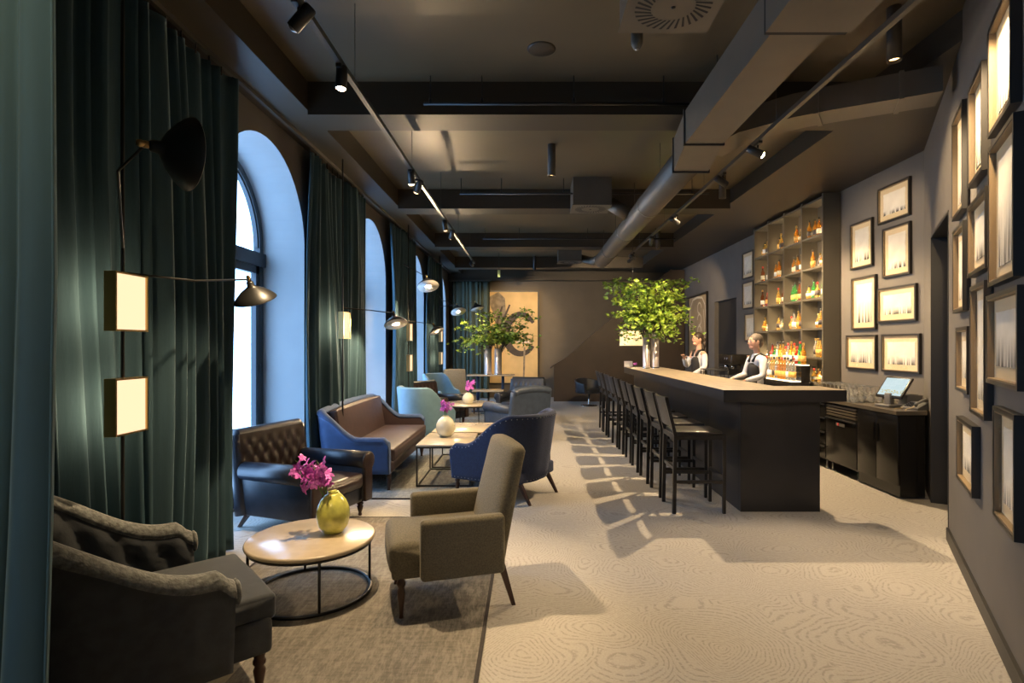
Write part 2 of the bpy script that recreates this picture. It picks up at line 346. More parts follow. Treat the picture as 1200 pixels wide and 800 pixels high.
for i, w in enumerate(WIN):   # arched french windows, the first an unseen one added for fill daylight
    root = bpy.data.objects.new('window_%d' % (i+1), None); COL.objects.link(root); root.location = (-2.93, w+.88, 0); struct(root)
    R = .87; ZS = 2.64; fw = .075; b = MB(); X0, X1 = -.035, .035
    n = 28
    for k in range(n):
        a0, a1 = PI*k/n, PI*(k+1)/n
        for (r0, r1, x0, x1) in ((R-fw, R, X0, X1), (R-fw-.02, R-fw, X0+.015, X1-.015)):
            pts = [(math.cos(a)*r, math.sin(a)*r+ZS) for a in (a0, a1) for r in (r0, r1)]
            vs = [(x, p[0], p[1]) for x in (x0, x1) for p in pts]
            b.add(vs, [(0, 1, 3, 2), (4, 6, 7, 5), (0, 2, 6, 4), (1, 5, 7, 3)], 0)
    for sgn in (-1, 1):
        b.box(X0, X1, min(sgn*R, sgn*(R-fw)), max(sgn*R, sgn*(R-fw)), 0, ZS)
    b.box(X0-.01, X1+.03, -R, R, 2.44, 2.58)                    # transom
    b.build('window_frame', M['frame_w'], root)
    for sgn in (-1, 1):                                       # two door leaves
        d = MB(); a0, a1 = (.012, R-fw) if sgn > 0 else (-(R-fw), -.012)
        d.box(-.025, .03, a0, a0+.075, .02, 2.44); d.box(-.025, .03, a1-.075, a1, .02, 2.44)
        d.box(-.025, .03, a0, a1, .02, .24); d.box(-.025, .03, a0, a1, 2.36, 2.44)
        leaf = d.build('window_leaf', M['frame_w'], root)
        g = MB().box(-.004, .004, a0+.07, a1-.07, .23, 2.37); g.build('pane', M['glass'], leaf)
        h = MB()
        for z in (.5, 1.3, 2.1): h.tube([(.04, sgn*(R-fw-.01), z), (.04, sgn*(R-fw-.01), z+.09)], .011)
        h.build('hinge', M['frame_w'], leaf)
    g = MB(); pts = [(0, math.cos(PI*k/n)*(R-fw), math.sin(PI*k/n)*(R-fw)+ZS) for k in range(n+1)]
    pts = [(0, R-fw, 2.58)]+pts+[(0, -(R-fw), 2.58)]
    g.add(pts, [tuple(range(len(pts)))], 0); g.build('fanlight_pane', M['glass'], root)
    MB().box(-.06, .1, -R-.005, R+.005, 0, .03).build('threshold', M['frame_w'], root)
struct(MB().box(-3.2, 5.2, YE, YE+.2, 0, ZC).build('wall_far', M['wall_far']))
struct(MB().box(-3.2, 2.0, YB-.2, YB, 0, ZC).build('wall_behind', M['wall']))
# right: angled gallery wall with a deep dark doorway, then the back-bar wall
GA = V(4.43, 6.22, 0); GD = V(-.508, -.861, 0).normalized(); GN = V(-.861, .508, 0).normalized()
def gal(s, n=0, z=0): return V(3.45, 4.56, 0)+GD*s+GN*n+V(0, 0, z)
gm = Matrix.Translation((3.45, 4.56, 0)) @ Matrix(((GD.x, GN.x, 0, 0), (GD.y, GN.y, 0, 0), (0, 0, 1, 0), (0, 0, 0, 1)))
b = MB(); b.box(0, 8.75, -.5, 0, 0, ZC, 0, gm); b.box(-1.26, 0, -.5, 0, 2.71, ZC, 0, gm); b.box(-1.93, -1.26, -.5, 0, 0, ZC, 0, gm)
struct(b.build('wall_right', M['wall']))
d2 = bpy.data.objects.new('door_1', None); COL.objects.link(d2); struct(d2)
MB().box(-1.255, -.005, -.42, -.36, 0, 2.70, 0, gm).build('door_leaf', M['dk'], d2)
fb = MB(); fb.box(-1.257, -1.235, -.36, .004, 0, 2.708, 0, gm); fb.box(-.022, -.003, -.36, .004, 0, 2.708, 0, gm); fb.box(-1.257, -.003, -.36, .004, 2.68, 2.708, 0, gm)
fb.build('door_lining', M['dk'], d2)
MB().tube([(-.15, -.30, 1.02), (-.27, -.30, 1.02)], .01, mx=gm).build('door_handle', M['steel'], d2)
struct(MB().box(.0, 8.7, 0, .018, 0, .10, 0, gm).build('baseboard_right', M['dk']))
b = MB(); XW = 4.43
b.box(XW, XW+.4, 6.1, 11.85, 0, ZC); b.box(XW, XW+.4, 13.25, YE, 0, ZC); b.box(XW, XW+.4, 11.85, 13.25, 2.62, ZC)
struct(b.build('wall_back_bar', M['wall']))
d3 = bpy.data.objects.new('door_2', None); COL.objects.link(d3); struct(d3)
MB().box(XW+.10, XW+.16, 11.855, 13.245, 0, 2.615).build('door_leaf', M['dk'], d3)
MB().tube([(XW+.06, 12.0, 1.0), (XW+.06, 12.12, 1.0)], .01).build('door_handle', M['steel'], d3)
# soffits and beams
struct(MB().box(-2.98, -2.02, YB, YE, 3.74, ZC).build('trim_1', M['beam']))
struct(MB().box(3.10, 5.2, YB, YE, 3.78, ZC).build('trim_2', M['beam']))
for i, y in enumerate([5.06, 8.55, 11.9, 15.1]):
    struct(MB().box(-2.02, 3.10, y, y+.38, 3.70, ZC).build('trim_%d' % (i+3), M['beam']))
struct(MB().box(-3.0, 4.43, 16.72, YE, 3.55, ZC).build('trim_7', M['beam']))

# ============================================================ CURTAINS
def curtain(name, y0, y1, X, label, ztop=3.66, folds=.135, amp=.06, mt='velvet', axis='y', seed=1, group='teal velvet curtains along the windows'):
    rnd = random.Random(seed); root = thing(name, label, 'curtain', (X, (y0+y1)/2, 0) if axis == 'y' else ((y0+y1)/2, X, 0), 0, group)
    L = y1-y0; n = int(L/folds*10); b = MB(); ph = 0; P = []
    for i in range(n+1):
        ph += 2*PI/10*(1+.55*math.sin(i*.23+seed)+rnd.uniform(-.12, .12)); P.append((ph, amp*(.75+.35*math.sin(i*.31+seed*2)), .02*math.sin(i*.05+seed)))
    zs = [.015, .12, .5, 1.1, 1.8, 2.6, 3.2, ztop-.10, ztop]; vs = []
    for j, z in enumerate(zs):
        k = z/ztop; s = 1.15-.55*k
        for i in range(n+1):
            p, a, d = P[i]; t = -L/2+L*i/n
            off = (a*s*math.sin(p+.25*math.sin(z*1.3+i*.07))+d*3*math.sin(z*.9+i*.02))
            t2 = t+.012*math.cos(p)*(1-k)
            vs.append((off, t2, z) if axis == 'y' else (t2, off, z))
    W = n+1; fs = [(j*W+i, j*W+i+1, (j+1)*W+i+1, (j+1)*W+i) for j in range(len(zs)-1) for i in range(n)]
    b.add(vs, fs, 0, True); c = b.build('drape', M[mt], root)
    m = c.modifiers.new('thick', 'SOLIDIFY'); m.thickness = .006; m.offset = 0
    g = MB()
    k = int(L/.16)
    for i in range(k+1):
        t = -L/2+L*i/k
        if axis == 'y': g.tube([(0, t, ztop-.02), (0, t, ztop+.055)], .006, 6)
        else: g.tube([(t, 0, ztop-.02), (t, 0, ztop+.055)], .006, 6)
    o = g.build('curtain_glider', M['black'], root); o['kind'] = 'stuff'
    return root
curtain('curtain', 1.62, 4.36, -2.33, 'long dark teal velvet curtain behind the nearest pair of lit wall panels', seed=3, folds=.13, amp=.07)
curtain('curtain', 5.92, 7.82, -2.34, 'dark teal velvet curtain between the first and second arched windows', seed=5, folds=.12)
curtain('curtain', 9.30, 11.2, -2.32, 'dark teal velvet curtain between the second and third arched windows', seed=8, folds=.12)
curtain('curtain', 12.75, 14.7, -2.32, 'dark teal velvet curtain between the third and fourth arched windows', seed=11, folds=.13)
curtain('curtain', -2.30, -1.20, 16.62, 'dark green curtain in the far left corner beside the large brush stroke canvas', ztop=3.5, seed=13, axis='x', mt='velvet_c')
curtain('curtain', -2.42, -1.312, 1.5, 'pale sea green velvet curtain edge in the immediate left foreground', ztop=3.66, seed=17, axis='x', mt='velvet_b', folds=.075, amp=.03, group=None)
rl = MB(); rl.box(-2.342, -2.308, YB+.3, 16.5, 3.705, 3.74); tag(rl.build('curtain_rail', M['track']), 'long straight curtain rail fixed under the left ceiling edge', 'curtain rail')
rl = MB(); rl.box(-2.4, -1.15, 16.60, 16.64, 3.515, 3.55); tag(rl.build('curtain_rail', M['track']), 'short curtain rail over the far left corner curtain', 'curtain rail')
rl = MB(); rl.box(-2.44, -1.25, 1.48, 1.52, 3.705, 3.74); rl.box(-1.4, -1.36, 1.48, 1.52, 3.74, 4.0); rl.box(-2.1, -2.06, 1.48, 1.52, 3.74, 3.745)
tag(rl.build('curtain_rail', M['track']), 'short crosswise curtain rail over the foreground curtain at left', 'curtain rail')

# ============================================================ RUGS
def rug(x0, x1, y0, y1, mt, label):
    r = thing('rug', label, 'rug', ((x0+x1)/2, (y0+y1)/2, 0)); hx, hy = (x1-x0)/2, (y1-y0)/2
    MB().rbox(-hx, hx, -hy, hy, 0.001, .012, .004, seg=2).build('rug_pile', M[mt], r)
    b = MB(); b.box(-hx-.008, -hx+.012, -hy, hy, .001, .0135); b.box(hx-.012, hx+.008, -hy, hy, .001, .0135); b.box(-hx, hx, -hy-.008, -hy+.012, .001, .0135); b.box(-hx, hx, hy-.012, hy+.008, .001, .0135)
    b.build('binding', M['brown_f'], r)
rug(-2.0, -.25, 1.3, 5.12, 'rug1', 'worn brown and charcoal patchwork rug under the round table in the foreground')
rug(-2.0, -.2, 5.75, 8.6, 'rug2', 'faded blue and tan patchwork rug under the two square tables')
rug(-2.0, .3, 9.2, 12.8, 'rug2', 'faded patchwork rug farthest away, under the far round table')

# ============================================================ SEATING BUILDERS
def plan(xf, W, D, rc, n=14, flare=0):
    """U-shaped plan, open to +x; returns list of (pos, normal, s) with s 0 at the front ends and 1 at the back centre"""
    hw = W/2; xb = xf-D; rc = min(rc, hw-.01); pts = []
    a = [(xf-(xf-(xb+rc))*k/8, -hw) for k in range(8)]
    cx = xb+rc; arc1 = [(cx-rc*math.sin(PI/2*k/n), -hw+rc-rc*math.cos(PI/2*k/n)) for k in range(n+1)]
    m = max(2, int((W-2*rc)/.05)); mid = [(xb, -hw+rc+(W-2*rc)*k/m) for k in range(1, m)]
    half = a+arc1; other = [(x, -y) for x, y in half][::-1]; P = half+mid+other
    L = [0]
    for i in range(1, len(P)): L.append(L[-1]+math.dist(P[i], P[i-1]))
    T = L[-1]; N = int(T/.022); out = []
    j = 0
    for i in range(N+1):
        t = T*i/N
        while j < len(L)-2 and L[j+1] < t: j += 1
        k = (t-L[j])/max(1e-9, L[j+1]-L[j]); p = V(P[j][0]+(P[j+1][0]-P[j][0])*k, P[j][1]+(P[j+1][1]-P[j][1])*k, 0)
        out.append([p, None, 1-abs(2*t/T-1), t])
    for i in range(len(out)):
        a = out[max(0, i-1)][0]; c = out[min(len(out)-1, i+1)][0]; d = (c-a).normalized(); out[i][1] = V(d.y, -d.x, 0)
        if out[i][1].dot(out[i][0]-V(xf-D*.45, 0, 0)) < 0: out[i][1] *= -1
    return out
def sm(x): x = max(0, min(1, x)); return x*x*(3-2*x)
def shell(P, hf, z0, zs, th, flare, zref, roll=.0, tuft=0, tpu=.13, tpv=.13, rows=16, rollmi=0):
    """upholstered wraparound back: outside face 0, inside face material 1, roll material 2"""
    b = MB(); vs = []; mi = []; M_ = None
    for (p, n, s, t) in P:
        H = hf(s); rr = max(th/2, roll); sec = []
        for k in range(7):
            z = z0+(H-rr-z0)*k/6; sec.append((flare*max(0, z-z0)/(zref-z0), z, 0))
        oc = sec[-1][0]
        cx = oc-th/2+(rr-th/2)*.7; cz = H-rr
        for k in range(1, 12):
            a = math.radians(-25+230*k/12) if roll > th/2 else math.radians(180*k/12)
            sec.append((cx+rr*math.cos(a), cz+rr*math.sin(a), 2))
        for k in range(rows+1):
            z = (H-rr*1.05)+(zs-(H-rr*1.05))*k/rows; o = flare*max(0, z-z0)/(zref-z0)-th
            if tuft:
                u = t/tpu; v = (z-zs)/tpv; best = 9
                for q in (math.floor(v), math.floor(v)+1):
                    off = .5*(q % 2)
                    w = abs(u-off-round(u-off)); dd = math.hypot(w*tpu, (v-q)*tpv); best = min(best, dd)
                g = abs(math.sin(PI*(u+v/2)))*abs(math.sin(PI*(u-v/2)))
                o += tuft*(math.exp(-(best/.022)**2)*1.0-.9*g**.6)*min(1, k/2.5)*min(1, (rows-k)/2)*-1*-1
            sec.append((o, z, 1))
        sec.append((-th, z0, 1)); M_ = len(sec)
        for (o, z, m) in sec: vs.append(p+n*o+V(0, 0, z))
        mi = [m for (_, _, m) in sec]
    N = len(P)
    for i in range(N-1):
        for k in range(M_):
            k2 = (k+1) % M_
            b.f.append([i*M_+k, i*M_+k2, (i+1)*M_+k2, (i+1)*M_+k]); b.m.append(mi[k2] if k2 else 0); b.s.append(True)
    b.v = vs
    b.f.append(list(range(M_))[::-1]); b.m.append(0); b.s.append(False)
    b.f.append([(N-1)*M_+k for k in range(M_)]); b.m.append(0); b.s.append(False)
    return b
def turned_leg(h=.2, r=.024): return MB().lathe([(r*.55, 0), (r*.7, .01), (r*.5, .03), (r*.8, h*.35), (r*1.15, h*.62), (r*.75, h*.72), (r*1.2, h*.78), (r*1.2, h*.84), (r*.9, h*.88), (r*1.15, h), (r*1.15, h+.03)], 14)
def taper_leg(p, q, w0, w1):
    p = Vector(p); q = Vector(q); b = MB(); vs = []
    for c, w in ((p, w0), (q, w1)):
        for sx, sy in ((-1, -1), (1, -1), (1, 1), (-1, 1)): vs.append((c.x+sx*w/2, c.y+sy*w/2, c.z))
    return b.add(vs, [(0, 3, 2, 1), (4, 5, 6, 7), (0, 1, 5, 4), (1, 2, 6, 5), (2, 3, 7, 6), (3, 0, 4, 7)])
def nail_row(pts, r=.0055):
    b = MB()
    for p in pts: b.lathe([(r, 0), (r*.7, r*.6), (.0005, r)], 6, mx=Matrix.Translation(p[0]) @ Vector(p[1]).to_track_quat('Z', 'Y').to_matrix().to_4x4())
    return b
def barrel_chair(label, loc, ang, outer, inner, W=.80, D=.80, ha=.55, hb=.92, tuft=0, roll=0, seatx=.06, th=.075, flare=.08, trim=None, nails=False, leg='turned', zb=.19, group=None, s0=.12, s1=.62, seat=.43, rc=.36, seatm=None, beadzone=None):
    g = 0
    r = thing('armchair', label, 'armchair', (loc[0], loc[1], loc[2] if len(loc) > 2 else 0), ang, group)
    xf = D*.5-.03; P = plan(xf, W, D, rc)
    hf = lambda s: ha+.02*math.cos(s*30)*0+(hb-ha)*sm((s-s0)/(s1-s0)) - (.06*(1-sm(s/.07)))
    sh = shell(P, hf, zb, seat-.06, th, flare, hb, roll, tuft)
    sh.build('backrest', [outer, inner, trim or outer], r)
    # seat base and cushion
    hw = W/2-th*.6
    b = MB(); b.rbox(xf-D+th*.5, xf+seatx-.02, -hw, hw, zb, seat-.1, .025, cuts=2); b.build('seat_base', outer, r)
    b = MB(); bmx = [xf-D+th*.9, xf+seatx, -hw+.02, hw-.02]
    b.rbox(bmx[0], bmx[1], bmx[2], bmx[3], seat-.12, seat, .045, seg=4, puff=.025, cuts=4); b.build('seat_cushion', seatm or inner, r)
    if trim is not None:   # front arm scroll panels
        for sy in (-1, 1):
            q = MB(); q.lathe([(.001, 0), (roll*.9, 0), (roll*1.02, .012), (roll*.8, .022), (.001, .026)], 20, mx=Matrix.Translation((xf, sy*(W/2+flare*.35-th/2+(roll-th/2)*.7), ha-.06-roll)) @ Matrix.Rotation(PI/2, 4, 'Y'))
            q.build('arm_front', trim, r)
    if nails:
        pts = []
        for (p, n, s, t) in P[::2]:
            H = hf(s)-th*.55; o = flare*(H-zb)/(hb-zb)+.001; pts.append((p+n*o+V(0, 0, H), n))
            pts.append((p+n*.002+V(0, 0, zb+.02), n))
        for p, n, s, t in (P[0], P[-1]):
            for k in range(12): pts.append((p+n*(-.005)+V(.002, 0, zb+.03+k*(hf(0)-zb-.08)/12), V(1, 0, 0)))
        nail_row(pts).build('nailhead_trim', M['steel'], r)
    for sx, sy in ((1, 1), (1, -1), (-1, 1), (-1, -1)):
        if sx > 0 and leg == 'turned': o = turned_leg(zb).build('leg', M['wood_d'], r); o.location = (xf+seatx-.07, sy*(W/2-.09), g)
        elif sx > 0: taper_leg((xf-.03, sy*(W/2-.09), g), (xf-.06, sy*(W/2-.09), zb+.02), .022, .045).build('leg', M['wood_d'], r)
        else: taper_leg((xf-D-.04, sy*(W/2-.13), g), (xf-D+.09, sy*(W/2-.13), zb+.02), .024, .045).build('leg', M['wood_d'], r)
    return r
def club_chair(label, loc, ang, outer, inner, W=.86, D=.84, hb=.82, ha=.60, seat=.42, tuft=.016, group=None, backround=0, aw=.15):
    r = thing('armchair', label, 'armchair', (loc[0], loc[1], 0), ang, group); xf = D/2; xb = -D/2; zb = .14
    b = MB(); b.rbox(xb+.04, xf-.03, -W/2+.05, W/2-.05, zb, seat-.13, .02, cuts=1); b.build('seat_base', outer, r)
    b = MB(); b.rbox(xb+.15, xf+.005, -W/2+aw+.0, W/2-aw-.0, seat-.14, seat, .04, seg=4, puff=.02, cuts=3); b.build('seat_cushion', inner, r)
    # back: grid inner face with tufts, leaning
    lean = .14; N = 40; R_ = 26; vs = []; wid = W-.10; b = MB(); th = .13
    def topz(y): return hb-(backround*(abs(2*y/wid)**3) if backround else 0)
    def pt(y, k, side):
        z = zb+(topz(y)-.04-zb)*k; x = xb+.02-lean*(k)*.55
        if side: x += th*(1-.25*k)
        return x, z
    for side in (1, 0):
        vs = []
        for j in range(R_+1):
            k = j/R_
            for i in range(N+1):
                y = -wid/2+wid*i/N; x, z = pt(y, k, side)
                if side and tuft:
                    u = y/.115; v = (z-seat)/.105
                    best = 9
                    for q in (math.floor(v), math.floor(v)+1):
                        off = .5*(q % 2); w = abs(u-off-round(u-off)); best = min(best, math.hypot(w*.115, (v-q)*.105))
                    gg = abs(math.sin(PI*(u+v/2)))*abs(math.sin(PI*(u-v/2)))
                    x += tuft*(.9*gg**.6-math.exp(-(best/.02)**2))*min(1, max(0, (z-seat+.02)/.08))*min(1, (1-k)*6)*min(1, (1-abs(2*y/wid))*8)
                vs.append((x, y, z))
        fs = [(j*(N+1)+i, j*(N+1)+i+1, (j+1)*(N+1)+i+1, (j+1)*(N+1)+i) for j in range(R_) for i in range(N)]
        b.add(vs, fs if side else [f[::-1] for f in fs], 1 if side else 0, True)
    # rolled top and rounded sides
    tp = []; 
    for i in range(N+1):
        y = -wid/2+wid*i/N; x0, z0 = pt(y, 1, 0); x1, z1 = pt(y, 1, 1); tp.append(((x0+x1)/2-.012, y, z0-.012))
    b.tube(tp, .062, 14, 0)
    for sy in (-1, 1):
        y = sy*wid/2; b.tube([((pt(y, k/8, 0)[0]+pt(y, k/8, 1)[0])/2, y, pt(y, k/8, 0)[1]) for k in range(9)], [.062-.013*k/8 for k in range(9)], 12, 0)
    b.build('backrest', [outer, inner], r)
    for sy in (-1, 1):
        a = MB(); y0 = sy*(W/2-aw/2-.01); rr = .088
        a.rbox(xb+.06, xf-.015, y0-aw*.38, y0+aw*.38, zb, ha-.08, .02, cuts=2)
        a.tube([(xb+.08, y0+sy*.012, ha-rr), (xf*.2, y0+sy*.012, ha-rr), (xf-.01, y0+sy*.012, ha-rr)], [rr*.9, rr*.97, rr], 20)
        arm = a.build('armrest', outer, r)
        f = MB(); f.lathe([(.001, 0), (rr*.98, 0), (rr*1.0, .01), (rr*.8, .022), (.001, .024)], 22, mx=Matrix.Translation((xf-.012, y0+sy*.012, ha-rr)) @ Matrix.Rotation(PI/2, 4, 'Y'))
        f.rbox(xf-.02, xf+.012, y0-aw*.36, y0+aw*.36, zb+.005, ha-rr, .012)
        f.build('arm_front', inner, arm)
    for sx, sy in ((1, 1), (1, -1)):
        o = turned_leg(zb, .026).build('leg', M['wood_d'], r); o.location = (xf-.08, sy*(W/2-.1), 0)
    for sy in (-1, 1): taper_leg((xb-.03, sy*(W/2-.12), 0), (xb+.10, sy*(W/2-.12), zb+.02), .026, .045).build('leg', M['wood_d'], r)
    return r

# near left charcoal tufted armchair
barrel_chair('charcoal velvet armchair with tufted inside and ruched rolled arms, lower left foreground', (-1.82, 2.42), math.radians(42), M['grey_f'], M['grey_f'],
             W=.82, D=.82, ha=.66, hb=1.02, tuft=.018, roll=.056, seatx=.20, th=.085, flare=.10, trim=M['trim_f'], s0=.10, s1=.80, seat=.46, zb=.20)
# dark leather club chair
club_chair('dark brown leather club armchair with tufted back beside the first window', (-2.02, 5.02), math.radians(-20), M['leather_n'], M['leather_b'], hb=.86)
# navy nailhead barrel chair
barrel_chair('navy barrel armchair with nailhead trim, its high curved back to the aisle', (-.27, 6.02), math.radians(150), M['navy_f'], M['brown_f'],
             W=.84, D=.84, ha=.58, hb=.90, th=.07, flare=.10, nails=True, s0=.16, s1=.66, seat=.43, zb=.20)
barrel_chair('light blue barrel armchair with smooth rounded back behind the sofa', (-1.66, 8.85), math.radians(48), M['lblue'], M['brown_f'],
             W=.70, D=.70, ha=.62, hb=.95, th=.07, flare=.06, s0=.12, s1=.6, seat=.43, rc=.33)
# far group around the second round table
club_chair('navy leather club armchair with rounded back turned to the camera beside the aisle', (-.22, 9.75), math.radians(128), M['leather_bl'], M['leather_n'], hb=.90, tuft=0, backround=.05)
club_chair('navy leather armchair with buttoned back, beyond the round-backed one, facing the camera', (-.18, 11.9), math.radians(-112), M['leather_n'], M['leather_n'], hb=.88, W=.84)
club_chair('dark brown leather armchair with buttoned back near the third window', (-1.79, 11.12), math.radians(-28), M['leather_n'], M['leather_b'], hb=.86)
barrel_chair('pale blue armchair with rounded back close to the far curtain', (-1.95, 12.38), math.radians(-30), M['lblue'], M['lblue'], W=.62, D=.62, rc=.28, ha=.6, hb=.96, th=.06, group=None)
# beige square-backed chair
def side_chair(label, loc, ang, fab):
    r = thing('lounge_chair', label, 'chair', (loc[0], loc[1], 0), ang)
    mx = Matrix.Translation((-.28, 0, .42)) @ Matrix.Rotation(math.radians(-8), 4, 'Y')
    MB().rbox(-.05, .05, -.28, .28, -.04, .60, .03, mx=mx, puff=.01, cuts=2).build('backrest', fab, r)
    MB().rbox(-.28, .30, -.29, .29, .30, .45, .035, puff=.015, cuts=2).build('seat', fab, r)
    for sx, sy in ((1, 1), (1, -1), (-1, 1), (-1, -1)): taper_leg((sx*.26, sy*.24, 0), (sx*.24, sy*.24, .31), .022, .04).build('leg', M['wood_d'], r)
side_chair('beige square-backed chair in front of the far curtain', (-1.62, 13.05), math.radians(-60), M['beige_f'])

def olive_chair():
    r = thing('armchair', 'olive grey wool armchair with square arms and raked back in the centre foreground', 'armchair', (-.50, 3.56, 0), math.radians(197))
    f = M['olive']; hw = .31
    MB().rbox(-.24, .40, -hw+.035, hw-.035, .26, .45, .055, seg=4, puff=.015, cuts=3).build('seat', f, r)
    # raked back with a gently crowned top
    b = MB(); n = 18; vs = []
    for j in range(n+1):
        k = j/n; z = .24+.70*k; x = -.225-.12*k-.03*k*k
        t = .072-.012*k; hw2 = hw-.015+.012*math.sin(k*PI)
        crown = .028*(k > .9)
        ring = []
        for q in range(24):
            a = 2*PI*q/24; cy = math.copysign(abs(math.cos(a))**.35, math.cos(a)); cx = math.copysign(abs(math.sin(a))**.6, math.sin(a))
            ring.append((x+cx*t+.018*(1-cy*cy), cy*hw2, z+(.02*(1-cy*cy) if k > .85 else 0)))
        vs += ring
    for s_, dz in ((.8, .022), (.35, .032)):
        c = sum((Vector(v) for v in vs[n*24:(n+1)*24]), Vector())/24
        vs += [tuple(c+(Vector(v)-c)*V(s_, 1-(1-s_)*.15, 1)+V(0, 0, dz)) for v in vs[n*24:(n+1)*24]]
    T = n+3
    b.add(vs, [(j*24+q, j*24+(q+1) % 24, (j+1)*24+(q+1) % 24, (j+1)*24+q) for j in range(T-1) for q in range(24)]+[tuple(range(24))[::-1], tuple((T-1)*24+q for q in range(24))], 0, True)
    b.build('backrest', f, r)
    for sy in (-1, 1):
        y = sy*(hw+.005)
        MB().rbox(-.27, .23, y-.042, y+.042, .24, .59, .03, seg=4, cuts=2).build('armrest', f, r)
        o = turned_leg(.26, .022).build('leg', M['wood_d'], r); o.location = (.33, sy*(hw-.07), 0)
        taper_leg((-.345, sy*(hw-.06), 0), (-.26, sy*(hw-.06), .28), .024, .045).build('leg', M['wood_d'], r)
    b = MB(); b.rbox(-.26, .385, -hw+.045, hw-.045, .235, .30, .02); b.build('seat_rail', f, r)
olive_chair()

def sofa():
    L = 2.05; D = .74; r = thing('sofa', 'blue velvet sofa with brown leather seat and sweeping arms under the curtain', 'sofa', (-1.86, 7.02, 0), 0)
    xf = D/2-.02; P = plan(xf, L, D, .10); T = P[-1][3]; arml = D/T*2   # fraction of s used by an arm
    def hf(s):
        q = s/arml
        return .60+(.90-.60)*sm((q-.45)/.60)-.05*(1-sm(q/.08)) if q < 1.1 else .90+.025*math.sin(PI*min(1, (s-arml)/(1-arml))/2)
    shell(P, hf, .20, .36, .085, .07, .92, .048).build('frame', [M['blue_v'], M['leather_s'], M['blue_v']], r)
    MB().rbox(-D/2+.06, xf+.02, -L/2+.06, L/2-.06, .20, .33, .03, cuts=2).build('seat_base', M['leather_s'], r)
    MB().rbox(-D/2+.12, xf+.035, -L/2+.09, L/2-.09, .32, .46, .045, seg=4, puff=.02, cuts=4).build('seat_cushion', M['leather_s'], r)
    mx = Matrix.Translation((-D/2+.13, 0, .44)) @ Matrix.Rotation(math.radians(-9), 4, 'Y')
    MB().rbox(-.05, .05, -L/2+.12, L/2-.12, 0, .44, .04, seg=4, puff=.02, cuts=4, mx=mx).build('back_cushion', M['leather_s'], r)
    for sy in (-1, 1):
        o = turned_leg(.20, .028).build('leg', M['wood_d'], r); o.location = (xf-.03, sy*(L/2-.09), 0)
        taper_leg((-D/2-.01, sy*(L/2-.12), 0), (-D/2+.07, sy*(L/2-.12), .22), .028, .05).build('leg', M['wood_d'], r)
sofa()

# ============================================================ TABLES
def round_table(label, loc, R, H, z=.0135, ring=True):
    r = thing('round_table', label, 'table', (loc[0], loc[1], z), 0)
    H -= z; MB().lathe([(.001, H-.03), (R-.012, H-.03), (R-.003, H-.022), (R, H-.014), (R-.003, H-.004), (R-.01, H), (.001, H)], 64).build('tabletop', M['wood_top'], r)
    b = MB(); rr = R*.93
    b.lathe([(rr-.012, H-.045), (rr+.012, H-.045), (rr+.012, H-.03), (rr-.012, H-.03), (rr-.012, H-.045)], 64, close=True); b.build('apron', M['black'], r)
    b = MB(); b.lathe([(rr-.010, .001), (rr+.010, .001), (rr+.010, .016), (rr-.010, .016), (rr-.010, .001)], 64, close=True); b.build('base_ring', M['black'], r)
    for a in (20, 110, 200, 290):
        a = math.radians(a+8); MB().tube([(rr*math.cos(a), rr*math.sin(a), .004), (rr*math.cos(a), rr*math.sin(a), H-.035)], .0085, 10).build('leg', M['black'], r)
    return r
round_table('low round table with pale top and black ring base in the foreground', (-1.40, 3.57), .395, .37)
round_table('low round table with pale top between the far navy armchairs', (-1.12, 10.35), .50, .52)
def square_table(label, loc, sx, sy, H, z=.0135):
    r = thing('square_table', label, 'table', (loc[0], loc[1], z), 0, 'square tables in front of the sofa'); H -= z
    MB().rbox(-sx/2, sx/2, -sy/2, sy/2, H-.022, H, .004, seg=2).build('tabletop', M['wood_top'], r)
    t = .016
    for yy in (-1, 1):
        for xx in (-1, 1):
            x = xx*(sx/2-.012); y = yy*(sy/2-.012); MB().box(x-t/2, x+t/2, y-t/2, y+t/2, 0, H-.022).build('leg', M['black'], r)
    b = MB()
    for yy in (-1, 1): y = yy*(sy/2-.012); b.box(-sx/2+.012, sx/2-.012, y-t/2, y+t/2, 0, t); b.box(-sx/2+.012, sx/2-.012, y-t/2, y+t/2, H-.04, H-.022)
    for xx in (-1, 1): x = xx*(sx/2-.012); b.box(x-t/2, x+t/2, -sy/2+.012, sy/2-.012, 0, t); b.box(x-t/2, x+t/2, -sy/2+.012, sy/2-.012, H-.04, H-.022)
    b.build('base_frame', M['black'], r)
square_table('square pale-topped table carrying the cream vase, nearer of the two before the sofa', (-.96, 6.64), .62, .86, .48)
square_table('square pale-topped table farther of the two before the sofa', (-.86, 7.58), .80, .86, .48)
r = thing('side_table', 'small pale-topped table just before the far buttoned navy armchair', 'table', (-.95, 13.0, 0))
MB().rbox(-.36, .36, -.3, .3, .52, .55, .005, seg=2).build('tabletop', M['wood_top'], r)
MB().lathe([(.2, 0), (.2, .012), (.03, .02), (.022, .05), (.022, .52)], 20).build('pedestal', M['black'], r)
r = thing('console_table', 'tall narrow table holding the two silver vases before the brush stroke canvas', 'table', (-.93, 12.35+1.0, 0))
MB().rbox(-.55, .58, -.25, .25, .86, .89, .006, seg=2).build('tabletop', M['wood_top'], r)
for x in (-.3, .3):
    MB().lathe([(.16, 0), (.16, .012), (.035, .02), (.035, .86)], 20, mx=Matrix.Translation((x, 0, 0))).build('leg', M['blue_v'], r)

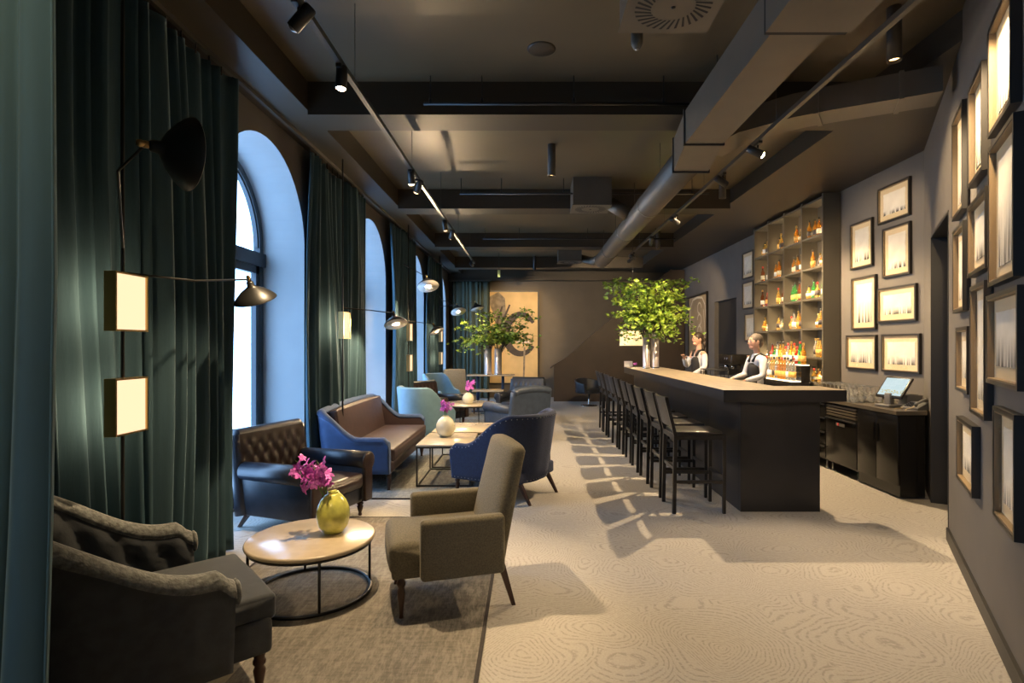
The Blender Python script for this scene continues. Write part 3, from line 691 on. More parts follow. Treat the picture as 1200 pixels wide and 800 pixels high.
# ============================================================ VASES, FLOWERS, FOLIAGE
def vase(label, loc, R, H, mt):
    r = thing('vase', label, 'vase', loc, 0)
    prof = [(.001, 0), (R*.42, 0), (R*.62, H*.04), (R*.88, H*.2), (R, H*.42), (R*.95, H*.62), (R*.74, H*.82), (R*.45, H*.95), (R*.30, H), (R*.27, H*.995), (R*.4, H*.93), (R*.6, H*.8), (.001, H*.75)]
    MB().lathe(prof, 32, close=True).build('body', mt, r)
    MB().lathe([(R*.24, H-.002), (R*.33, H-.001), (R*.335, H+.006), (R*.27, H+.008), (R*.24, H-.002)], 24, close=True).build('rim', mt, r)
def orchids(label, loc, spread, seed, lean=(-.1, 0)):
    rnd = random.Random(seed); r = thing('orchid_flowers', label, 'flowers', loc, 0, None); st = MB(); pe = MB()
    for k in range(5):
        a = rnd.uniform(0, 2*PI); d = V(lean[0]+.35*math.cos(a)*spread, lean[1]+.35*math.sin(a)*spread, spread*rnd.uniform(.75, 1.1)*1.1)
        pts = [V(0, 0, -.05), d*.35+V(0, 0, .01), d*.75+V(lean[0]*.2, 0, 0), d*1.05+V(lean[0]*.5, 0, -.01)]
        st.tube(pts, [.003, .003, .0025, .0015], 6)
        for j in range(9):
            t = .35+.65*j/9; i = min(2, int(t*3)); f = t*3-i; c = pts[i].lerp(pts[i+1], f)+V(rnd.uniform(-1, 1), rnd.uniform(-1, 1), rnd.uniform(-.6, .6))*.035*spread/.17
            nd = V(rnd.uniform(-1, 1), rnd.uniform(-1.3, .4), rnd.uniform(-.3, .8)).normalized(); q = nd.to_track_quat('Z', 'Y').to_matrix().to_4x4()
            s = .026*spread/.17*rnd.uniform(.8, 1.25)
            for m in range(5):
                an = 2*PI*m/5+rnd.uniform(-.2, .2); mx = Matrix.Translation(c) @ q @ Matrix.Rotation(an, 4, 'Z')
                w = s*(.62 if m % 2 else .42); l = s*rnd.uniform(.9, 1.2)
                pe.add([(0, 0, 0), (l*.5, -w*.8, .15*l), (l, -w*.35, .05*l), (l*1.08, 0, 0), (l, w*.35, .05*l), (l*.5, w*.8, .15*l), (l*.55, 0, .28*l)],
                       [(0, 1, 6), (1, 2, 6), (2, 3, 6), (3, 4, 6), (4, 5, 6), (5, 0, 6)], 0, True, mx)
    st.build('stem', M['green_stem'], r); pe.build('petals', M['petal'], r)
vase('yellow green egg-shaped vase on the foreground round table', (-1.285, 3.64, .37), .107, .265, M['egg'])
orchids('magenta orchid blooms leaning out of the yellow green vase', (-1.315, 3.62, .37+.235), .215, 3, (-.09, -.04))
vase('cream round vase on the nearer square table', (-1.02, 6.78, .48), .118, .25, M['cream'])
orchids('purple orchid blooms in the cream vase on the square table', (-1.02, 6.78, .48+.247), .16, 5, (.01, 0))
vase('small cream vase on the far round table', (-1.12, 10.2, .52), .11, .20, M['cream'])
orchids('pink orchid blooms in the small vase on the far round table', (-1.12, 10.2, .52+.197), .19, 8, (.05, 0))
def tall_vase(label, loc, R, H):
    r = thing('tall_vase', label, 'vase', loc, 0)
    MB().lathe([(R, 0), (R, H), (R-.008, H), (R-.008, .02), (.001, .02)], 28, close=True).build('body', M['vase_s'], r)
    MB().lathe([(R+.004, 0), (R+.004, .02), (R, .022)], 28, close=True).build('foot_ring', M['chrome'], r)
def foliage(label, loc, rx, rz, nb, mt, seed, leafs=.05, bias=0, per=26, up=.25, ry=None):
    rnd = random.Random(seed); r = thing('leafy_branches', label, 'branches', loc, 0); br = MB(); lf = MB(); ry = ry or rx
    for k in range(nb):
        a = rnd.uniform(0, 2*PI); e = rnd.uniform(-.15, 1)
        tip = V(math.cos(a)*rx*rnd.uniform(.5, 1)+bias, math.sin(a)*ry*rnd.uniform(.5, 1), rz*(up+(1-up)*e))
        p0 = V(math.cos(a)*.02, math.sin(a)*.02, -.25); p1 = V(tip.x*.25, tip.y*.25, max(.12, rz*.35)); p2 = V(tip.x*.65, tip.y*.65, max(tip.z, rz*.35)*1.0+.06)
        pts = [((1-t)**3)*p0+3*t*(1-t)**2*p1+3*t*t*(1-t)*p2+t**3*tip for t in [i/10 for i in range(11)]]
        br.tube(pts, [.006-.0045*i/10 for i in range(11)], 5)
        for j in range(per):
            t = .32+.68*j/per; i = min(9, int(t*10)); c = pts[i].lerp(pts[i+1], t*10-i)
            an = rnd.uniform(0, 2*PI); d = V(math.cos(an), math.sin(an), rnd.uniform(-.5, .5)).normalized(); side = V(rnd.uniform(-1, 1), rnd.uniform(-1, 1), rnd.uniform(-1, 1)).cross(d).normalized()
            c = c+d*rnd.uniform(.01, .07)
            l = leafs*rnd.uniform(.7, 1.35); w = l*.34; up_ = d.cross(side)*l*.08
            lf.add([c, c+d*l*.4+side*w-up_, c+d*l, c+d*l*.4-side*w-up_, c+d*l*.45+up_], [(0, 1, 4), (1, 2, 4), (2, 3, 4), (3, 0, 4)], 0, False)
    br.build('branch', M['bark'], r); lf.build('foliage', M[mt], r)
for i, x in enumerate((-.985, -.74)):
    tall_vase('tall silver cylinder vase on the far table, %s of its pair' % ('left' if i == 0 else 'right'), (x, 13.3, .89), .085, .62)
foliage('leafy green branches spreading wide from the left silver vase on the far table', (-.985, 13.3, 1.51), .85, .85, 34, 'leaf2', 21, .085, -.15, up=.0, ry=.45)
foliage('leafy green branches rising from the right silver vase before the brush stroke canvas', (-.74, 13.3, 1.51), .80, .95, 36, 'leaf', 22, .085, .30, up=.05, ry=.45)
for i, x in enumerate((2.17, 2.33)):
    tall_vase('tall polished cylinder vase at the far end of the bar, %s of its pair' % ('left' if i == 0 else 'right'), (x, 10.25, 1.17), .068, .66)
foliage('lime green leafy branches arching from the left vase on the bar', (2.17, 10.25, 1.83), .80, 1.0, 52, 'leaf', 23, .085, -.15, per=34, up=-.05, ry=.5)
foliage('bright green leafy branches arching from the right vase on the bar', (2.33, 10.25, 1.83), .72, 1.05, 52, 'leaf', 24, .085, .12, per=34, up=-.10, ry=.5)
orchids('small pink flowers lying at the far end of the bar top', (2.02, 10.55, 1.19), .07, 31, (0, 0))

# ============================================================ BAR
r = thing('bar_counter', 'long dark bar counter with pale wooden top', 'bar counter', (2.4, 8, 0), 0); X0, Y0 = -2.4, -8
b = MB()
Z = [1.06, 1.17]; pl = [(1.85, 5.27), (3.02, 5.27), (3.02, 5.80), (2.56, 5.80), (2.56, 10.80), (1.85, 10.80)]
vs = [(x+X0, y+Y0, z) for z in Z for x, y in pl]; n = 6
b.add(vs, [tuple(range(n))[::-1]]+[(i, (i+1) % n, n+(i+1) % n, n+i) for i in range(n)], 0); b.add([(x+X0, y+Y0, 1.1705) for x, y in pl], [tuple(range(n))], 1)
b.build('counter_top', [M['counter'], M['bartop']], r)
MB().box(2.03+X0, 2.79+X0, 5.32+Y0, 5.38+Y0, 0, 1.06).build('end_panel', M['counter'], r)
b = MB(); yy = 5.38
while yy < 10.7:
    b.box(2.03+X0, 2.07+X0, yy+.002+Y0, min(yy+.895, 10.74)+Y0, 0, 1.06); yy += .895
b.build('front_panel', M['counter'], r)
MB().box(2.07+X0, 2.50+X0, 5.38+Y0, 10.7+Y0, .05, 1.06).build('carcass', M['cab'], r)
MB().box(2.50+X0, 2.82+X0, 5.80+Y0, 10.7+Y0, .9, .935).build('service_shelf', M['steeltop'], r)
MB().box(2.50+X0, 2.80+X0, 5.80+Y0, 10.7+Y0, .08, .9).build('under_counter_unit', M['cab'], r)
# small lit card stand at the end of the bar
o = thing('card_stand', 'small white card holder standing at the far end of the bar', 'card stand', (1.90, 10.6, 1.171))
MB().box(-.08, .08, -.03, .03, 0, .012).build('base', M['plastic'], o); MB().box(-.08, .08, -.004, .004, .012, .12, mx=Matrix.Rotation(-.15, 4, 'X')).build('card', M['white_e'], o)

# bar stools
def stool():
    r = thing('bar_stool', 'black wooden bar stool nearest to the camera, at the open end of the bar', 'bar stool', (0, 0, 0), 0, 'row of bar stools along the bar')
    # faces +x (to the bar); legs at x 0..0.5, y +-0.2
    MB().rbox(.02, .47, -.205, .205, .735, .775, .012, mi=0).build('seat', M['stoolseat'], r)
    b = MB()
    for sy in (-1, 1): b.box(.0, .49, sy*.205-.014, sy*.205+.014, .70, .745)
    b.box(.47, .495, -.2, .2, .70, .745); b.box(0.0, .025, -.2, .2, .70, .745); b.build('seat_frame', M['stool'], r)
    for sy in (-1, 1):
        y = sy*.205
        taper_leg((.475, y, 0), (.475, y, .745), .028, .034).build('leg', M['stool'], r)
        q = MB(); q.bar((.0, y, 0), (.015, y, .74), .03, .034); q.bar((.015, y, .73), (-.075, y, 1.10), .03, .03); q.build('leg', M['stool'], r)
    b = MB()
    for sy in (-1, 1): b.bar((.02, sy*.205, .30), (.47, sy*.205, .30), .02, .03)
    b.bar((.475, -.2, .34), (.475, .2, .34), .02, .035); b.bar((.012, -.2, .42), (.012, .2, .42), .02, .03); b.build('footrest', M['stool'], r)
    mx = Matrix.Translation((.003, 0, .78)) @ Matrix.Rotation(math.atan2(-.09, .37), 4, 'Y')
    q = MB(); n = 10
    for i in range(n):
        y0 = -.205+.41*i/n; y1 = -.205+.41*(i+1)/n; f = lambda y: -.02*(1-(y/.205)**2)
        vs = [(f(y)+dx, y, z) for y in (y0, y1) for dx in (-.009, .009) for z in (.05, .335)]
        q.add(vs, [(0, 1, 5, 4), (2, 6, 7, 3), (1, 3, 7, 5), (0, 4, 6, 2), (0, 2, 3, 1), (4, 5, 7, 6)], 0, False, mx)
    q.build('backrest', M['stoolseat'], r)
    return r
s0 = stool(); s0.location = (1.375, 5.47, 0)
names = ['second', 'third', 'fourth', 'fifth', 'sixth', 'seventh', 'eighth', 'ninth']
for i in range(9):
    lab = ('black wooden bar stool, %s from the near end of the bar' % names[i]) if i < 8 else 'black wooden bar stool farthest away at the far end of the bar'
    dup(s0, (1.375+random.uniform(-.01, .02), 5.47+.565*(i+1)+random.uniform(-.02, .02), 0), random.uniform(-.03, .03), lab)

# ============================================================ BACK BAR
# shelving grid
r = thing('bottle_shelving', 'tall dark open shelving full of bottles on the bar wall', 'shelving', (4.3, 9.1, 0)); yA, yB = 7.9, 10.28; rows = [1.04, 1.42, 1.85, 2.29, 2.74, 3.20, 3.72]; cols = [yA+(yB-yA)*i/4 for i in range(5)]
SX0, SX1 = 4.17, 4.42
for i, y in enumerate(cols):
    e = .018 if i not in (0, 4) else .03
    MB().box(SX0-4.3, SX1-4.3, y-9.1-e, y-9.1+(e if i else -.0), .915, 3.76).build('upright', M['shelf'], r)
for z in rows: MB().box(SX0-4.3+.004, SX1-4.3, yA-9.1, yB-9.1, z-.028, z-.001).build('shelf', M['shelf'], r)
MB().box(SX1-4.3-.012, SX1-4.3, yA-9.1, yB-9.1, .92, 3.75).build('back_panel', M['shelf'], r)
for z in rows[:6]:
    MB().box(.088, .104, yA-9.1+.04, yB-9.1-.04, z-.0005, z+.006).build('light_strip', M['strip_e'], r)
MB().box(3.81-4.3, 4.43-4.3, yA-9.1-.26, yA-9.1-.03, .915, .92).build('shelf_foot', M['shelf'], r) if False else None
# bottles
def bottle_mesh(kind, glass, cap, lab):
    b = MB()
    if kind == 0: pr = [(.001, .004), (.034, 0), (.037, .006), (.037, .17), (.033, .195), (.015, .225), (.0135, .285), (.015, .29)]; top = .29
    elif kind == 1: pr = [(.001, .004), (.040, 0), (.042, .008), (.042, .12), (.036, .155), (.016, .18), (.014, .235), (.016, .24)]; top = .24
    elif kind == 2: pr = [(.001, .004), (.030, 0), (.032, .006), (.034, .20), (.028, .222), (.014, .245), (.0135, .31), (.015, .315)]; top = .315
    else: pr = [(.001, .004), (.036, 0), (.044, .03), (.046, .08), (.038, .13), (.018, .165), (.014, .205), (.016, .21)]; top = .21
    b.lathe(pr, 14, 0); R = max(p[0] for p in pr)
    b.lathe([(.0155, top-.005), (.0165, top), (.0165, top+.028), (.012, top+.031), (.001, top+.031)], 12, 1)
    z0 = .05 if kind != 3 else .055; z1 = .13 if kind != 3 else .10
    b.lathe([(R+.0008, z0), (R+.0012, z0), (R+.0012, z1), (R+.0008, z1), (R+.0008, z0)], 14, 2, close=True)
    me = b.build('bottle', [glass, cap, lab]); return me
CN = {'amber': 'amber', 'green': 'green', 'clear': 'clear', 'brown': 'brown', 'golden': 'golden', 'red': 'red'}
KN = ['straight-sided', 'squat', 'tall slim', 'round-bodied']
protos = {}
def put_bottle(col, kind, cap, lab, loc, label, group):
    key = (col, kind, cap, lab)
    if key not in protos:
        o = bottle_mesh(kind, BM[col], CAPS[cap], LABELM[lab]); protos[key] = o.data
    else:
        o = bpy.data.objects.new('bottle', protos[key]); COL.objects.link(o)
    sc_ = .88 if 'shelving' in group else 1.0; o.scale = (sc_, sc_, sc_)
    o.location = loc; o.rotation_euler = (0, 0, random.uniform(0, 6.28)); tag(o, label, 'bottle', group)
rb = random.Random(42)
RN = ['lowest shelf', 'second shelf up', 'third shelf up', 'fourth shelf up', 'fifth shelf up', 'top shelf']
CNM = ['nearest bay', 'second bay', 'third bay', 'farthest bay']
counts = {5: (5, 4, 4, 4), 4: (4, 5, 5, 4), 3: (5, 5, 4, 4), 2: (3, 5, 4, 4), 1: (4, 0, 0, 1), 0: (4, 0, 0, 0)}
pal = {5: ['amber', 'golden', 'amber', 'golden'], 4: ['amber', 'brown', 'amber', 'golden', 'clear'], 3: ['green', 'golden', 'amber', 'red', 'brown'], 2: ['amber', 'green', 'golden', 'clear'], 1: ['golden', 'green', 'golden', 'clear'], 0: ['brown', 'amber', 'golden']}
for rr in range(6):
    for cc in range(4):
        n = counts[rr][cc]
        for k in range(n):
            y = cols[cc]+.075+k*.104+rb.uniform(-.01, .01); col = rb.choice(pal[rr]); kd = rb.choice([0, 0, 1, 2, 3])
            lab = '%s %s bottle, %s from the right in the %s, %s' % (CN[col], KN[kd], ORD[k], CNM[cc], RN[rr])
            if n == 1: lab = '%s %s bottle alone in the %s, %s' % (CN[col], KN[kd], CNM[cc], RN[rr])
            put_bottle(col, kd, rb.choice([0, 0, 0, 1, 2, 2]), rb.randrange(4), (4.25+rb.uniform(-.02, .05), y, rows[rr]), lab, 'bottles on the back bar shelving')
# stepped glowing bottle stand on the back counter
r = thing('bottle_stand', 'stepped glowing bottle stand on the back counter behind the man', 'bottle stand', (3.99, 8.75, .9155))
MB().rbox(-.15, .13, -.62, .62, 0, .14, .012).build('lower_step', M['cab'], r); MB().rbox(-.148, -.0, -.61, .61, .141, .152, .004).build('lower_light_panel', M['riser_e'], r)
MB().box(.0, .13, -.62, .62, .14, .38).build('upper_step', M['cab'], r); MB().rbox(.0, .128, -.61, .61, .381, .392, .004).build('upper_light_panel', M['riser_e'], r)
for tier, (x, z, n, sp) in enumerate(((3.915, 1.0685, 12, .094), (4.055, 1.3085, 12, .094))):
    for k in range(n):
        y = 8.2+k*sp+rb.uniform(-.008, .008); col = rb.choice(['clear', 'clear', 'green', 'golden', 'clear', 'red', 'amber'] if tier else ['amber', 'clear', 'golden', 'brown', 'amber', 'clear']); kd = rb.choice([0, 1, 2, 2])
        put_bottle(col, kd, rb.choice([0, 0, 0, 1, 2, 2]), rb.randrange(4), (x, y, z), '%s %s bottle, %s from the right on the %s step of the stand' % (CN[col], KN[kd], ORD[k], 'lower' if tier == 0 else 'upper'), 'bottles on the glowing stand')

# worktop and units below
def prism(pl, z0, z1):
    n = len(pl); return MB().add([(x, y, z) for z in (z0, z1) for x, y in pl], [tuple(range(n))[::-1], tuple(range(n, 2*n))]+[(i, (i+1) % n, n+(i+1) % n, n+i) for i in range(n)])
tag(prism([(3.79, 5.72), (4.11, 5.72), (4.39, 6.195), (4.425, 6.26), (4.425, 11.5), (3.79, 11.5)], .875, .915).build('back_worktop', M['steeltop']), 'long metal-grey worktop along the bar wall behind the bar', 'worktop')
def unit(label, y0, y1, kind):
    r = thing('cabinet', label, 'cabinet', (4.12, (y0+y1)/2, 0), 0, 'black units under the back worktop'); h = (y1-y0)/2-.003; xf = -.30
    if kind == 'end': prism([(xf+.02, -h), (-.02, -h), (.26, .095), (.30, .16), (.30, h), (xf+.02, h)], .02, .872).build('body', M['cab'], r); kind = 'doors'
    else: MB().box(xf+.02, .30, -h, h, .12, .872).build('body', M['cab'], r)
    for sx in (-.24, .24):
        for sy in (-1, 1):
            if label.startswith('plain'): continue
            MB().lathe([(.022, 0), (.022, .02), (.014, .025), (.014, .125)], 10, mx=Matrix.Translation((sx, sy*(h-.06), 0))).build('foot', M['steel'], r)
    if kind == 'drawers':
        for k in range(4):
            z0 = .14+k*.182; d = MB().rbox(xf-.002, xf+.019, -h+.006, h-.006, z0, z0+.172, .004).build('drawer', M['cab'], r)
            MB().box(xf-.022, xf-.002, -h+.02, h-.02, z0+.142, z0+.156).build('handle', M['steel'], d)
    elif kind == 'fridge':
        d = MB().rbox(xf-.002, xf+.019, -h+.006, h-.006, .14, .70, .004).build('door', M['cab'], r)
        MB().box(xf-.024, xf-.002, -h+.02, h-.02, .672, .686).build('handle', M['steel'], d)
        q = MB()
        for k in range(4): q.box(xf-.004, xf+.018, -h+.02, h-.02, .715+k*.036, .735+k*.036)
        q.build('vent_grille', M['steeltop'], r)
        MB().rbox(xf-.008, xf-.003, -.09, .09, .60, .64, .002).build('badge', M['plastic'], r); MB().lathe([(.001, 0), (.02, 0), (.02, .004), (.001, .004)], 16, mx=Matrix.Translation((xf-.008, .04, .62)) @ Matrix.Rotation(-PI/2, 4, 'Y')).build('badge_emblem', M['red'], r)
    else:
        for sy in (-1, 1):
            a0, a1 = (0.003, h-.004) if sy > 0 else (-h+.004, -.003)
            d = MB().rbox(xf-.002, xf+.019, a0, a1, .14, .862, .004).build('door', M['cab'], r)
            MB().box(xf-.02, xf-.002, sy*.03-.006, sy*.03+.006, .55, .75).build('handle', M['cab'], d)
unit('plain black cabinet at the near end below the till', 5.74, 6.46, 'end')
unit('black under-counter fridge with vent grille and small red badge', 6.46, 7.14, 'fridge')
unit('black drawer unit left of the fridge under the back worktop', 7.14, 7.84, 'drawers')
yy = 7.84
for w in ('first cabinet beyond the drawer unit behind the bar', 'cabinet below the glowing bottle stand', 'cabinet below the far end of the shelving', 'cabinet below the coffee machine', 'last cabinet at the far end of the back worktop'):
    unit('black ' + w, yy, yy+.72, 'doors'); yy += .72
# glasses: tumblers on the service shelf, stemware upside down on the worktop
def tumbler(h=.095, R=.036):
    return MB().lathe([(.001, .003), (R*.8, 0), (R, h), (R-.002, h), (R*.78-.002, .008), (.001, .008)], 16, close=True)
t0 = None
for k in range(12):
    for j in range(2):
        lab = 'clear tumbler, %s from the near end in the %s row behind the bar top' % (ORD[k], 'front' if j == 0 else 'rear'); loc = (2.64+.1*j, 6.35+k*.105, .936)
        if t0 is None: t0 = tumbler(.16, .038).build('drinking_glass', M['wglass']); tag(t0, lab, 'glass', 'tumblers on the service shelf'); t0.location = loc
        else: q = t0.copy(); COL.objects.link(q); q.location = loc; q['label'] = lab
w0 = None
for k in range(10):
    for j in range(4):
        lab = 'upturned wine glass, %s from the near end in the %s row on the back worktop' % (ORD[k], ['front', 'second', 'third', 'rear'][j]); loc = (3.86+.105*j, 6.60+k*.10, .916)
        if w0 is None:
            w0 = MB().lathe([(.032, .0), (.042, .05), (.038, .08), (.012, .105), (.004, .12), (.004, .175), (.034, .183), (.034, .186), (.001, .186)], 14).build('wine_glass', M['wglass'])
            tag(w0, lab, 'glass', 'upturned glasses on the back worktop'); w0.location = loc
        else: q = w0.copy(); COL.objects.link(q); q.location = loc; q['label'] = lab
# till
def screen_mat():
    m = bpy.data.materials.new('till_screen'); m.use_nodes = True; nt = m.node_tree; nt.nodes.clear(); N = nt.nodes.new; L = nt.links.new
    out = N('ShaderNodeOutputMaterial'); e = N('ShaderNodeEmission'); L(e.outputs[0], out.inputs[0]); e.inputs[1].default_value = 1.0
    tc = N('ShaderNodeTexCoord'); sx = N('ShaderNodeSeparateXYZ'); L(tc.outputs['Generated'], sx.inputs[0])
    br = N('ShaderNodeTexBrick'); br.inputs['Scale'].default_value = 4; br.inputs['Color1'].default_value = (.62, .78, .80, 1); br.inputs['Color2'].default_value = (.70, .84, .86, 1); br.inputs['Mortar'].default_value = (.45, .60, .66, 1); br.inputs['Mortar Size'].default_value = .008
    br.inputs['Row Height'].default_value = .5; br.inputs['Brick Width'].default_value = 1.1
    cb = N('ShaderNodeCombineXYZ'); L(sx.outputs[1], cb.inputs[0]); L(sx.outputs[2], cb.inputs[1]); L(cb.outputs[0], br.inputs[0])
    v = N('ShaderNodeTexVoronoi'); v.inputs['Scale'].default_value = 14; L(cb.outputs[0], v.inputs[0])
    g = N('ShaderNodeMath'); g.operation = 'LESS_THAN'; g.inputs[1].default_value = .32; L(sx.outputs[2], g.inputs[0])
    h = N('ShaderNodeMath'); h.operation = 'GREATER_THAN'; h.inputs[1].default_value = .12; L(sx.outputs[2], h.inputs[0])
    k = N('ShaderNodeMath'); k.operation = 'LESS_THAN'; k.inputs[1].default_value = .45; L(v.outputs['Distance'], k.inputs[0])
    a = N('ShaderNodeMath'); a.operation = 'MULTIPLY'; L(g.outputs[0], a.inputs[0]); L(h.outputs[0], a.inputs[1]); a2 = N('ShaderNodeMath'); a2.operation = 'MULTIPLY'; L(a.outputs[0], a2.inputs[0]); L(k.outputs[0], a2.inputs[1])
    mx = N('ShaderNodeMix'); mx.data_type = 'RGBA'; mx.inputs[7].default_value = (.62, .55, .25, 1); L(a2.outputs[0], mx.inputs[0]); L(br.outputs[0], mx.inputs[6]); L(mx.outputs[2], e.inputs[0]); return m
r = thing('till_terminal', 'touch screen till tilted on its stand at the near end of the back worktop', 'till', (4.00, 6.16, .9155), math.radians(12))
MB().rbox(-.10, .12, -.10, .10, 0, .03, .01).build('base', M['plastic'], r); MB().rbox(-.03, .03, -.04, .04, .02, .15, .01).build('stand', M['plastic'], r)
mx = Matrix.Translation((-.0, 0, .09)) @ Matrix.Rotation(math.radians(36), 4, 'Y')
sc = MB().rbox(-.03, .0, -.17, .17, 0, .27, .008, mx=mx).build('screen_housing', M['cab'], r)
MB().box(-.0325, -.0305, -.15, .15, .025, .25, mx=mx).build('screen', screen_mat(), sc)
MB().box(-.034, -.0305, -.02, .02, .006, .014, mx=mx).build('status_light', M['led_b'], sc)
r = thing('desk_telephone', 'grey desk telephone with coiled cord right of the till', 'telephone', (4.10, 5.90, .9155), math.radians(25))
mxp = Matrix.Rotation(math.radians(12), 4, 'Y')
MB().add([(-.10, -.09, 0), (.10, -.09, 0), (.10, .09, 0), (-.10, .09, 0), (-.10, -.09, .02), (.10, -.09, .075), (.10, .09, .075), (-.10, .09, .02)], [(0, 3, 2, 1), (4, 5, 6, 7), (0, 1, 5, 4), (1, 2, 6, 5), (2, 3, 7, 6), (3, 0, 4, 7)]).build('base', M['plastic'], r)
MB().tube([(-.10, -.065, .05), (-.07, -.065, .07), (.05, -.065, .10), (.09, -.065, .10)], [.02, .014, .014, .022], 10).build('handset', M['plastic'], r)
q = MB()
for i in range(4):
    for j in range(3): q.box(-.06+i*.03, -.04+i*.03, .0+j*.026, .018+j*.026, .030+i*.0084, .043+i*.0084)
q.build('keypad', M['black'], r)
pts = [(-.10-.02*math.sin(t*1.3)-.03*(1-t/PI*.5)*0, -.06+.0*t, .03) for t in [0]]
MB().tube([(-.11, -.06, .045), (-.16, -.07, .03), (-.215, -.05, .02), (-.235, -.03, -.02), (-.235, -.0, -.08), (-.235, .03, -.10), (-.235, .06, -.07), (-.225, .07, .012), (-.12, .05, .012)], .006, 8).build('cord', M['mount'], r)
r = thing('receipt_printer', 'low dark receipt printer against the wall behind the till', 'printer', (4.26, 6.20, .9155), 0)
MB().rbox(-.09, .09, -.08, .08, 0, .13, .012).build('body', M['plastic'], r); MB().box(-.05, .05, -.06, .06, .1305, .135).build('lid', M['black'], r)
r = thing('coffee_machine', 'black espresso machine at the far end of the back worktop', 'coffee machine', (4.10, 11.0, .9155), 0)
MB().rbox(-.22, .22, -.36, .36, .30, .50, .02).build('body', M['cab'], r); MB().rbox(-.02, .22, -.36, .36, .06, .32, .01).build('back_panel', M['cab'], r)
MB().rbox(-.24, .22, -.36, .36, 0, .07, .01).build('drip_tray', M['steel'], r)
for y in (-.18, .18):
    g = MB().lathe([(.03, .22), (.04, .23), (.04, .30)], 16, mx=Matrix.Translation((-.12, y, 0))).build('group_head', M['chrome'], r)
    MB().tube([(-.15, y, .235), (-.27, y, .225)], [.011, .014], 8).build('portafilter', M['black'], g)
for y in (-.12, 0.0): MB().lathe([(.001, 0), (.026, 0), (.026, .006), (.001, .006)], 16, mx=Matrix.Translation((-.221, y, .42)) @ Matrix.Rotation(-PI/2, 4, 'Y')).build('dial', M['chrome'], r)
r = thing('glass_rack', 'black wire rack on the service shelf between the two bartenders', 'rack', (2.70, 8.1, .9355))
q = MB()
for z in (.02, .16, .30):
    for (a, c) in (((-.1, -.3), (.1, -.3)), ((.1, -.3), (.1, .3)), ((.1, .3), (-.1, .3)), ((-.1, .3), (-.1, -.3))): q.tube([(a[0], a[1], z), (c[0], c[1], z)], .005, 6)
for x in (-.1, .1):
    for k in range(5): q.tube([(x, -.3+.15*k, 0), (x, -.3+.15*k, .30)], .005, 6)
q.build('wire_frame', M['black'], r); MB().box(-.1, .1, -.3, .3, .30, .31).build('tray', M['black'], r)

# ============================================================ PEOPLE
def skin_mesh(name, chains, mt, parent, sub=2):
    """chains: list of lists of (pos, radius); first vertex of later chains may be an index tuple ('at', i) joining to vertex i"""
    vs = []; es = []; rs = []
    for ch in chains:
        prev = None
        for it in ch:
            if it[0] == 'at': prev = it[1]; continue
            vs.append(it[0]); rs.append(it[1]); i = len(vs)-1
            if prev is not None: es.append((prev, i))
            prev = i
    me = bpy.data.meshes.new(name); me.from_pydata(vs, es, []); o = bpy.data.objects.new(name, me); COL.objects.link(o); o.parent = parent
    md = o.modifiers.new('skin', 'SKIN'); md.use_smooth_shade = True; md.branch_smoothing = .6
    if not me.skin_vertices: me.skin_vertices.new() if hasattr(me.skin_vertices, 'new') else None
    sv = me.skin_vertices[0].data
    for i, rad in enumerate(rs):
        sv[i].radius = rad if isinstance(rad, tuple) else (rad, rad); sv[i].use_root = (i == 0)
    s = o.modifiers.new('sub', 'SUBSURF'); s.levels = sub; s.render_levels = sub
    me.materials.append(mt); return o
